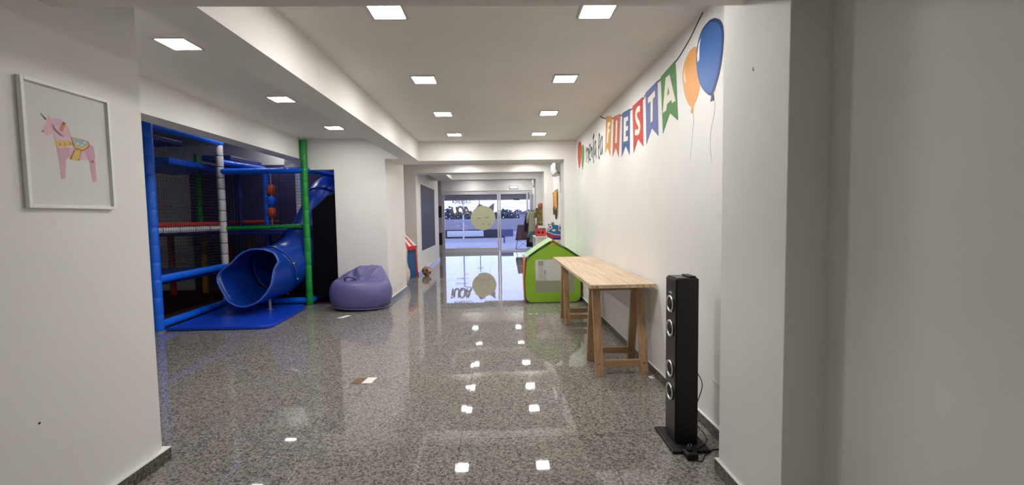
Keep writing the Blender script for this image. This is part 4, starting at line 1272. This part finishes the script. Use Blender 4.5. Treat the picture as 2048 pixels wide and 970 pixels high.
def ring_at(i, r):
    r -= .065 * min(1, i / 24)
    t = (path[min(i + 1, len(path) - 1)] - path[max(i - 1, 0)]).normalized()
    rt = t.cross(Vector((0, 0, 1))).normalized()
    up = rt.cross(t)
    return [path[i] + (rt * math.cos(2 * math.pi * k / NR) + up * math.sin(2 * math.pi * k / NR)) * r for k in range(NR)]
# rim resampled by angle about its centre (right, up)
rc = Vector((-3.58, 6.3, .57))
ang = sorted(((math.atan2(q[2] - rc.z, q[0] - rc.x) % (2 * math.pi)), Vector(q)) for q in RIM)
def rim_at(a):
    a %= 2 * math.pi
    for i in range(len(ang)):
        a0, p0 = ang[i - 1]
        a1, p1 = ang[i]
        if i == 0:
            a0 -= 2 * math.pi
        if a0 <= a <= a1:
            return p0.lerp(p1, (a - a0) / max(1e-6, a1 - a0))
    a0, p0 = ang[-1]
    a1, p1 = ang[0]
    return p0.lerp(p1, (a - a0) / (a1 + 2 * math.pi - a0))
rimr = [rim_at(2 * math.pi * k / NR) for k in range(NR)]
TR = .375
def skin_rings(rings, name, parent, solid=.014, sm=True):
    bm = bmesh.new()
    V = [[bm.verts.new(p_) for p_ in rg] for rg in rings]
    for a, b_ in zip(V, V[1:]):
        for k in range(NR):
            bm.faces.new((a[k], a[(k + 1) % NR], b_[(k + 1) % NR], b_[k]))
    o = obj(name, bm, SLD, parent, smooth=sm)
    s = o.modifiers.new('solid', 'SOLIDIFY')
    s.thickness = solid
    s.offset = 1
    return o
r0 = ring_at(0, TR)
mouth = [rimr] + [[rimr[k].lerp(r0[k], t) for k in range(NR)] for t in (.15, .35, .6, .85)] + [r0]
mo = skin_rings(mouth, 'mouth', ts)
skin_rings([ring_at(i, TR + .0) for i in range(0, 17)], 'tube_section', ts)
skin_rings([ring_at(i, TR) for i in range(16, 30)], 'tube_section', ts)
skin_rings([ring_at(i, TR) for i in range(29, len(path))], 'tube_section', ts)
def flange(i):
    t = (path[min(i + 1, len(path) - 1)] - path[max(i - 1, 0)]).normalized() * .012
    a, b_ = ring_at(i, TR + .012), ring_at(i, TR + .030)
    return skin_rings([[p_ - t for p_ in a], [p_ - t for p_ in b_], [p_ + t for p_ in b_], [p_ + t for p_ in a]], 'flange', ts, .003, False)
for i in (1, 16, 29):
    f = flange(i)
    rg = ring_at(i, TR + .036)
    c = path[i]
    for k in range(2, NR, 6):
        d = (rg[k] - c).normalized()
        bm = sweep([rg[k] - d * .004, rg[k] + d * .010], .012, 8)
        obj('bolt', bm, mat('bolt_yellow', srgb(190, 200, 70), .5), f)
rim_loop = rimr + [rimr[0]]
obj('rim_bead', sweep(rim_loop, .012, 8, cap=False), mat('slide_rim', srgb(60, 104, 200), .3), ts, smooth=True)
obj('support_leg', sweep([(-3.45, 6.62, .045), (-3.45, 6.62, .24)], .022, 10), mat('steel', (0, 0, 0)), ts)
obj('support_foot', lathe([(.05, 0), (.05, .008), (.03, .014), (0, .014)], (-3.45, 6.62, .045), 14), mat('steel', (0, 0, 0)), ts)

# ------------------------------------------------------------------ air conditioners
ACW = mat('ac_white', (.70, .69, .67), .45)
def air_con(y0, y1, z0, label):
    r = thing('air_conditioner', label, 'air conditioner', (XR, (y0 + y1) / 2, z0), group='wall air conditioners')
    prof = [(XR - .002, z0 + .02), (XR - .10, z0), (XR - .175, z0 + .02), (XR - .205, z0 + .09), (XR - .205, z0 + .22), (XR - .18, z0 + .25), (XR - .002, z0 + .25)]
    obj('body', plate(prof, [], lambda u, v, w_: (u, y0 + w_, v), y1 - y0), ACW, r)
    obj('flap', beam((XR - .195, (y0 + y1) / 2, z0 + .01), (XR - .115, (y0 + y1) / 2, z0 - .018), y1 - y0 - .06, .008), ACW, r)
    obj('outlet', box(XR - .165, XR - .11, y0 + .04, y1 - .04, z0 - .004, z0 + .012), mat('vent_dark', (.06, .06, .06), .7), r)
    obj('conduit', box(XR - .022, XR - .001, y1 - .09, y1 - .06, z0 - .35, z0 + .03), ACW, r, bevel=.004)
air_con(8.6, 9.4, 2.215, 'white wall air conditioner just behind the first cross beam')
air_con(14.0, 14.75, 2.35, 'white wall air conditioner near the glass doors')

# ------------------------------------------------------------------ hanging giraffe banner
gf = thing('fringed_hanging', 'narrow yellow and orange fringed hanging on the right wall above the toys', 'wall hanging', (XR, 10.05, 1.28))
GY, GO, GB = mat('hang_yellow', srgb(216, 168, 52), .7), mat('hang_orange', srgb(196, 128, 70), .7), mat('hang_brown', srgb(84, 70, 56), .8)
obj('rod', sweep([(XR - .03, 9.66, 1.95), (XR - .03, 10.50, 1.91)], .010, 8), GB, gf)
for k in range(8):
    y = 9.75 + .082 * k
    m_ = (GY, GO)[k % 3 == 2 or k > 5]
    zb_ = 1.50 + .05 * math.sin(k * 2.1)
    obj('strip', plate([(y, 1.925), (y + .08, 1.925), (y + .075, zb_ + .04), (y + .04, zb_), (y + .005, zb_ + .05)], [], lambda u, v, w_: (XR - .034 - w_, u, v), .004), m_, gf)
    if k % 2 == 0:
        obj('tassel', sweep([(XR - .036, y + .05, zb_ + .06), (XR - .030, y + .055, zb_ - .10), (XR - .032, y + .045, zb_ - .2 + .02 * k)], [.022, .018, .008], 6), GB, gf)

# ------------------------------------------------------------------ white furniture and toys behind the green tent
WF = mat('furniture_white', (.74, .73, .72), .4)
cbn = thing('toy_cabinet', 'low white cabinet behind the green tent', 'cabinet', (1.13, 9.16, 0))
obj('body', box(.985, 1.285, 8.93, 9.40, .03, .86), WF, cbn, bevel=.004)
obj('plinth', box(1.0, 1.28, 8.95, 9.38, 0, .03), mat('plinth_grey', (.25, .25, .25), .6), cbn)
obj('top', box(.975, 1.288, 8.92, 9.41, .86, .885), WF, cbn, bevel=.004)
obj('door', box(.973, .985, 8.945, 9.385, .05, .85), WF, cbn, bevel=.003)
ktb = thing('play_table', 'small white table with toys behind the white cabinet', 'table', (1.02, 9.85, 0))
obj('top', box(.765, 1.285, 9.46, 10.25, .905, .935), WF, ktb, bevel=.005)
for x in (.795, 1.255):
    for y in (9.49, 10.22):
        obj('leg', box(x - .025, x + .025, y - .025, y + .025, 0, .905), WF, ktb, bevel=.003)
obj('apron', box(.80, 1.25, 9.475, 9.495, .83, .905), WF, ktb)

sb_, sm_ = mat('toy_blue', srgb(38, 110, 156), .5), mat('toy_magenta', srgb(166, 46, 92), .5)
sw_, sr_ = mat('toy_white', (.72, .72, .72), .5), mat('toy_red', srgb(190, 44, 66), .5)
shp = thing('toy_ship', 'blue and magenta toy ship with a red cross porthole on the white cabinet', 'toy', (1.12, 9.1, .885))
ys = 9.0
fx = lambda d: (lambda u, v, w_: (u, ys - d + w_, v))
obj('hull', plate([(.965, 1.035), (.985, .96), (1.03, .905), (1.09, .885), (1.28, .885), (1.28, .985), (1.20, .99), (1.10, 1.0), (1.03, 1.03)], [], fx(0), .24), sm_, shp)
obj('keel', plate([(1.12, .935), (1.28, .925), (1.28, .885), (1.07, .885)], [], fx(.004), .004), DBL, shp)
obj('cabin', plate([(.99, 1.035), (1.03, 1.032), (1.10, 1.002), (1.20, .992), (1.28, .987), (1.28, 1.165), (1.255, 1.20), (1.215, 1.175), (1.16, 1.19), (1.06, 1.185), (1.02, 1.15), (.995, 1.10)], [], fx(-.01), .22), sb_, shp)
obj('wave_stripe', ribbon_mesh([[(.97, 1.05), (1.03, 1.03), (1.10, .998), (1.20, .985), (1.28, .982)]], .016, fx(.004), .004), sw_, shp)
obj('window', plate([(1.065, 1.10), (1.155, 1.10), (1.145, 1.07), (1.12, 1.055), (1.09, 1.06), (1.075, 1.075)], [], fx(-.002), .006), sw_, shp)
obj('anchor_window', box(.955, 1.02, ys - .005, ys + .003, 1.075, 1.10), sw_, shp)
pc = [(1.035 + .044 * math.cos(k * math.pi / 10), 1.148 + .044 * math.sin(k * math.pi / 10)) for k in range(20)]
ph_ = obj('porthole', plate(pc, [], fx(.001), .01), sw_, shp)
obj('cross', box(1.026, 1.044, ys - .004, ys - .001, 1.122, 1.174, box(1.010, 1.060, ys - .004, ys - .001, 1.139, 1.157)), sr_, ph_)
pf_ = obj('picture_window', box(1.205, 1.275, ys - .004, ys + .008, 1.065, 1.19), sw_, shp, bevel=.008)
obj('figure', plate([(1.222, 1.085), (1.262, 1.085), (1.262, 1.13), (1.25, 1.16), (1.232, 1.16), (1.222, 1.13)], [], fx(.008), .004), mat('toy_brown', srgb(92, 74, 70), .6), pf_)
obj('funnel', lathe([(.03, 0), (.032, .05), (.022, .06), (0, .06)], (1.10, ys + .10, 1.185), 12), mat('toy_grey', (.2, .2, .22), .5), shp)
obj('funnel', lathe([(.028, 0), (.028, .04), (.02, .05), (0, .05)], (1.03, ys + .12, 1.16), 12), mat('toy_grey', (.2, .2, .22)), shp)

cr_ = thing('toy_crate', 'coral red toy crate with round holes on the white play table', 'toy', (.89, 9.6, .935))
COR, MAG = mat('toy_coral', srgb(204, 78, 64), .5), mat('toy_crimson', srgb(178, 36, 70), .5)
hole = lambda cx, cz_: [(cx + .024 * math.cos(k * math.pi / 6), cz_ + .024 * math.sin(k * math.pi / 6)) for k in range(12)]
obj('front', plate([(.80, .936), (.985, .936), (.985, 1.10), (.80, 1.10)], [hole(.85, 1.02), hole(.935, 1.02)], lambda u, v, w_: (u, 9.50 + w_, v), .012), COR, cr_)
obj('back', box(.80, .985, 9.70, 9.712, .936, 1.10), COR, cr_)
obj('side', box(.785, .80, 9.50, 9.712, .936, 1.16), MAG, cr_)
obj('side', box(.985, 1.0, 9.50, 9.712, .936, 1.10), COR, cr_)
obj('ear', lathe([(.03, 0), (.028, .05), (.012, .08), (0, .085)], (.80, 9.52, 1.12), 10), MAG, cr_, smooth=True)
bk = thing('toy_book', 'teal and white books lying on the coral toy crate', 'book', (.90, 9.6, 1.10))
obj('cover', box(.83, .99, 9.51, 9.70, 1.101, 1.118), mat('book_teal', srgb(110, 140, 150), .6), bk, bevel=.002)
obj('pages', box(.835, .985, 9.505, 9.70, 1.118, 1.14), mat('white_paper', (0, 0, 0)), bk)

# green patterned costume on a hook
def garment(name, label, cat, x, y, ztop, zbot, w_top, w_bot, th, m_, parts=(), facing=0):
    r = thing(name, label, cat, (x, y, zbot), rotz=facing)
    bm = bmesh.new()
    rows = []
    H_ = ztop - zbot
    for j in range(11):
        t = j / 10
        hw = w_bot + (w_top - w_bot) * t
        rows.append([bm.verts.new(((hw / 2) * (1 + .06 * math.sin(5 * a + j * .3)) * math.cos(a), th / 2 * (1 - .35 * t) * (1 + .25 * math.sin(7 * a + j * .2) * (1 - t)) * math.sin(a), H_ * t)) for a in [2 * math.pi * k / 28 for k in range(28)]])
    for A, B in zip(rows, rows[1:]):
        for k in range(28):
            bm.faces.new((A[k], A[(k + 1) % 28], B[(k + 1) % 28], B[k]))
    bm.faces.new(rows[0][::-1])
    bm.faces.new(rows[-1])
    obj('body', bm, m_, r, smooth=True, local=True)
    for s in (-1, 1):
        obj('sleeve', sweep([(s * w_top * .42, 0, H_ * .97), (s * (w_top * .5 + .05), 0, H_ * .72), (s * (w_top * .5 + .06), -.01, H_ * .45)], [.05, .055, .045], 10), m_, r, smooth=True, local=True)
    obj('collar', sweep([(math.cos(a) * .07, math.sin(a) * .045, H_ + .005) for a in [2 * math.pi * k / 16 for k in range(17)]], .016, 6, cap=False), m_, r, local=True)
    for nm, bm_, mm in parts:
        obj(nm, bm_, mm, r, local=True)
    return r
def pattern(name, cols, sc):
    m = bpy.data.materials.new(name)
    nt, N, L, p = nodes_of(m)
    tc = N.new('ShaderNodeTexCoord')
    v = N.new('ShaderNodeTexVoronoi')
    v.inputs['Scale'].default_value = sc
    L.new(tc.outputs['Object'], v.inputs['Vector'])
    se = N.new('ShaderNodeSeparateColor')
    L.new(v.outputs['Color'], se.inputs['Color'])
    cr = N.new('ShaderNodeValToRGB')
    cr.color_ramp.interpolation = 'CONSTANT'
    e = cr.color_ramp.elements
    e[0].color = cols[0] + (1,)
    e[1].position, e[1].color = .5, cols[1] + (1,)
    for i, c in enumerate(cols[2:]):
        n_ = e.new(.7 + .15 * i)
        n_.color = c + (1,)
    L.new(se.outputs['Red'], cr.inputs['Fac'])
    L.new(cr.outputs['Color'], p.inputs['Base Color'])
    p.inputs['Roughness'].default_value = .85
    return m
CAMO = pattern('green_print', [srgb(104, 110, 60), srgb(146, 140, 84), srgb(56, 62, 44), srgb(150, 104, 76)], 16)
garment('hanging_costume', 'olive green patterned costume hanging on the right wall behind the toys', 'costume', 1.145, 12.0, 1.60, 1.12, .22, .27, .12, CAMO,
        [('hood', lathe([(.06, .47), (.075, .53), (.05, .60), (0, .61)], (-.03, 0, 0), 12), mat('costume_red', srgb(164, 96, 78), .8)), ('hook', sweep([(0, .0, .48), (0, 0, .60), (.13, 0, .60)], .008, 6), mat('dark_metal', (0, 0, 0)))])
# coat stand with clothes
cs = thing('coat_stand', 'dark coat stand with clothes beside the glass doors', 'coat stand', (1.12, 15.4, 0))
obj('pole', sweep([(1.12, 15.4, .03), (1.12, 15.4, 1.62)], .018, 10), mat('dark_metal', (0, 0, 0)), cs)
for k in range(4):
    a = math.pi / 4 + k * math.pi / 2
    obj('foot', beam((1.12, 15.4, .04), (1.12 + .15 * math.cos(a), 15.4 + .15 * math.sin(a), .015), .03, .03), mat('dark_metal', (0, 0, 0)), cs)
    obj('hook', sweep(bez([(1.12, 15.4, 1.50), (1.12 + .07 * math.cos(a), 15.4 + .07 * math.sin(a), 1.53), (1.12 + .10 * math.cos(a), 15.4 + .10 * math.sin(a), 1.60)], 4), .008, 6), mat('dark_metal', (0, 0, 0)), cs)
garment('hanging_jacket', 'pale sage jacket hanging on the coat stand', 'jacket', 1.13, 15.24, 1.56, .80, .20, .28, .13, mat('cloth_sage', srgb(168, 172, 150), .85, var=.15, scale=20))
garment('hanging_skirt', 'short teal cloth hanging below the sage jacket on the coat stand', 'garment', 1.14, 15.10, .84, .48, .20, .26, .10, mat('cloth_teal', srgb(104, 134, 138), .85, var=.15, scale=20))
garment('hanging_coat', 'dark coat hanging at the back of the coat stand', 'coat', 1.06, 15.56, 1.50, .30, .18, .24, .14, mat('cloth_dark', srgb(46, 44, 62), .85))

# ------------------------------------------------------------------ shelf with black boxes left of the doors
MET = mat('rack_grey', (.45, .45, .46), .4, .3)
BXM = mat('box_black', (.012, .012, .015), .5)
rk = thing('metal_rack', 'grey metal rack in the dark recess left of the glass doors', 'shelf', (-2.45, 16.2, 0))
for x in (-2.86, -2.06):
    for y in (16.02, 16.40):
        obj('upright', box(x - .015, x + .015, y - .015, y + .015, 0, 2.2), MET, rk)
for z in (.36, .95, 1.36, 2.1):
    obj('shelf', box(-2.87, -2.05, 16.01, 16.41, z, z + .02), MET, rk)
for z, h, lab in ((.38, .42, 'black storage box on the lower shelf of the grey rack'), (1.38, .40, 'black storage box on the upper shelf of the grey rack')):
    b = thing('storage_box', lab, 'box', (-2.4, 16.2, z), group='black boxes on the grey rack')
    obj('body', box(-2.75, -2.09, 16.04, 16.38, z, z + h), BXM, b, bevel=.012)
    obj('lid', box(-2.76, -2.08, 16.03, 16.39, z + h, z + h + .02), BXM, b, bevel=.005)
    obj('handle', box(-2.5, -2.35, 16.02, 16.04, z + h * .6, z + h * .6 + .03), MET, b)

# ------------------------------------------------------------------ outside
PAVE = mat('pavement', (.235, .235, .25), .75, var=.08, scale=2)
ROAD = mat('road', (.165, .165, .185), .8, var=.08, scale=2)
struct('ground_pavement', box(-40, 40, 17.71, 23.9, -.08, -.005), PAVE, label='pale pavement outside the glass doors')
struct('ground_road', box(-60, 60, 23.9, 36.0, -.2, -.10), ROAD, label='road beyond the pavement')
struct('trim_8', box(-40, 40, 23.8, 23.95, -.2, 0), mat('kerb', (.32, .32, .34), .7), label='pale kerb at the pavement edge')
struct('ground_far', box(-120, 120, 46, 160, -.3, -.15), mat('far_ground', (.16, .17, .19), .9), label='ground beyond the parapet')
mn = obj('drain_grate', box(-1.9, -.9, 20.0, 20.25, -.004, .002), mat('dark_metal', (0, 0, 0)))
tag(mn, 'dark drain grate in the pavement outside', 'drain')
struct('wall_parapet', box(-60, 60, 45, 45.4, -.3, 1.20), mat('parapet', (.26, .25, .28), .8, var=.05), label='pale parapet wall across the road')
struct('ground_promenade', box(-60, 60, 36.0, 45, -.2, -.06), mat('promenade', (.20, .20, .21), .8, var=.05, scale=2))
br = thing('street_barrier', 'long low dark barrier with a white panel across the street', 'barrier', (-1.9, 31.8, -.1))
obj('body', box(-3.95, .30, 31.5, 32.1, -.1, .50), mat('barrier_navy', (.012, .014, .022), .7), br, bevel=.04)
obj('white_panel', box(-3.75, -1.15, 31.46, 31.5, .0, .42), mat('panel_white', (.50, .53, .54), .6), br, bevel=.02)
for a, b_ in ((-3.6, -2.6), (-2.4, -1.3)):
    obj('panel_pad', box(a, b_, 31.44, 31.46, .10, .32), mat('panel_white', (0, 0, 0)), br)
sg = thing('street_bin', 'dark blue box on a short post at the pavement edge', 'street bin', (.2, 23.4, 0))
obj('box', box(.02, .72, 23.3, 23.6, .33, .72), mat('bin_blue', (.05, .06, .14), .6), sg, bevel=.03)
obj('post', sweep([(.24, 23.45, -.005), (.24, 23.45, .35)], .04, 10), mat('bin_blue', (0, 0, 0)), sg)
# terrace chair outside
ch = thing('terrace_chair', 'brown shell chair on thin wire legs just outside the doors', 'chair', (.98, 18.5, 0))
BRN = mat('chair_brown', srgb(84, 48, 40), .6)
bm = bmesh.new()
rows = []
for j in range(9):
    t = j / 8
    hw = .33 - .10 * t
    rows.append([bm.verts.new((.98 + hw * (u / 4) + 0, 18.42 - .16 * t + .10 * (u / 4) ** 2 * -1 + .1, .40 + .64 * t)) for u in range(-4, 5)])
for A, B in zip(rows, rows[1:]):
    for u in range(8):
        bm.faces.new((A[u], A[u + 1], B[u + 1], B[u]))
o = obj('backrest', bm, BRN, ch, smooth=True)
s = o.modifiers.new('solid', 'SOLIDIFY')
s.thickness = .03
obj('seat', box(.68, 1.28, 18.45, 19.0, .38, .43), BRN, ch, bevel=.02)
BW = mat('dark_metal', (0, 0, 0))
for s in (-1, 1):
    obj('leg', sweep([(.98 + s * .22, 18.48, .40), (.98 + s * .30, 18.36, .010), (.98 + s * .30, 18.95, .010), (.98 + s * .22, 18.85, .40)], .009, 6), BW, ch)
obj('leg_bar', sweep([(.68, 18.36, .010), (1.28, 18.36, .010)], .009, 6), BW, ch)
obj('leg_bar', sweep([(.80, 18.50, .36), (1.26, 18.38, .03)], .007, 6), BW, ch)
obj('leg_bar', sweep([(1.16, 18.50, .36), (.70, 18.38, .03)], .007, 6), BW, ch)

# trees, building, poles and wires far away
LEAF = mat('far_leaves', (.055, .075, .085), .9, var=.4, scale=3)
BARK = mat('far_bark', (.05, .045, .045), .9)
def tree(x, y, h, w_, label, seed):
    rr = random.Random(seed)
    t = thing('tree', label, 'tree', (x, y, -.15), group='trees beyond the parapet')
    obj('trunk', sweep([(x, y, -.2), (x + .05, y, h * .5), (x, y, h * .8)], [.12, .09, .04], 8), BARK, t)
    bm = bmesh.new()
    for k in range(260):
        a, q = rr.uniform(0, 2 * math.pi), rr.random() ** .5
        px, pz = x + math.cos(a) * q * w_ * .55, h * .58 + math.sin(a) * q * h * .40
        py = y + rr.uniform(-1, 1) * w_ * .3
        m4 = Matrix.Translation((px, py, pz)) @ Matrix.Diagonal((1, 1, rr.uniform(.6, 1.3), 1))
        bmesh.ops.create_icosphere(bm, subdivisions=1, radius=rr.uniform(.06, .17) * w_ * .42, matrix=m4)
    for v in bm.verts:
        v.co += Vector((rr.uniform(-1, 1), rr.uniform(-1, 1), rr.uniform(-1, 1))) * .06
    obj('crown', bm, LEAF, t)
for i, (x, h, w_, lab) in enumerate(((-7.0, 2.55, 1.9, 'dark tree at the left edge of the view through the glass'), (-5.2, 2.15, 2.5, 'low dark tree behind the mirrored letters'), (-3.6, 2.25, 2.4, 'low dark tree just left of the cat sticker'), (-1.5, 2.2, 2.4, 'dark tree behind the cat sticker'), (.7, 2.45, 2.9, 'broad dark tree seen through the right glass door'), (2.6, 2.5, 1.5, 'round dark tree at the right edge of the right glass door'), (3.9, 2.4, 1.5, 'dark tree seen past the open door leaf'))):
    tree(x * (57 + 4 * (i % 3)) / 60, 57 + 4 * (i % 3), h, w_, lab, i + 3)
bd = thing('far_building', 'small pale building with a dark window beyond the parapet', 'building', (3.4, 50, -.15))
obj('wall', box(2.35, 4.6, 50, 52, -.15, 1.75), mat('building_pale', (.30, .28, .30), .8), bd)
obj('roof', box(2.2, 4.75, 49.8, 52.2, 1.75, 1.95), mat('building_roof', (.16, .14, .16), .8), bd)
obj('window', box(2.85, 3.4, 49.96, 50.02, .95, 1.4), mat('window_dark', (.04, .04, .06), .3), bd)
pl = thing('utility_pole', 'thin dark utility pole with two wires, seen above the cat sticker', 'pole', (-2.6, 58, -.15))
obj('shaft', sweep([(-2.6, 58, -.15), (-2.6, 58, 6)], .05, 8), BARK, pl)
obj('crossarm', beam((-3.0, 58, 5.4), (-2.2, 58, 5.4), .08, .08), BARK, pl)
lp = thing('lamp_post', 'pale street lamp post behind the mirrored letters', 'lamp post', (-2.45, 30, -.1))
obj('shaft', sweep([(-2.45, 30, -.1), (-2.45, 30, 3.4)], .055, 10), mat('lamp_grey', (.5, .5, .53), .5), lp)
obj('head', beam((-2.45, 30, 3.38), (-1.9, 30, 3.5), .12, .08), mat('lamp_grey', (0, 0, 0)), lp)
for k, z in enumerate((2.62, 3.1)):
    obj('wire', sweep([(-40, 58.06, z + .4), (-15, 58.06, z + .05), (-2.6, 58.06, z), (15, 58.06, z + .02), (40, 58.06, z + .3)], .018, 5), BARK, pl)
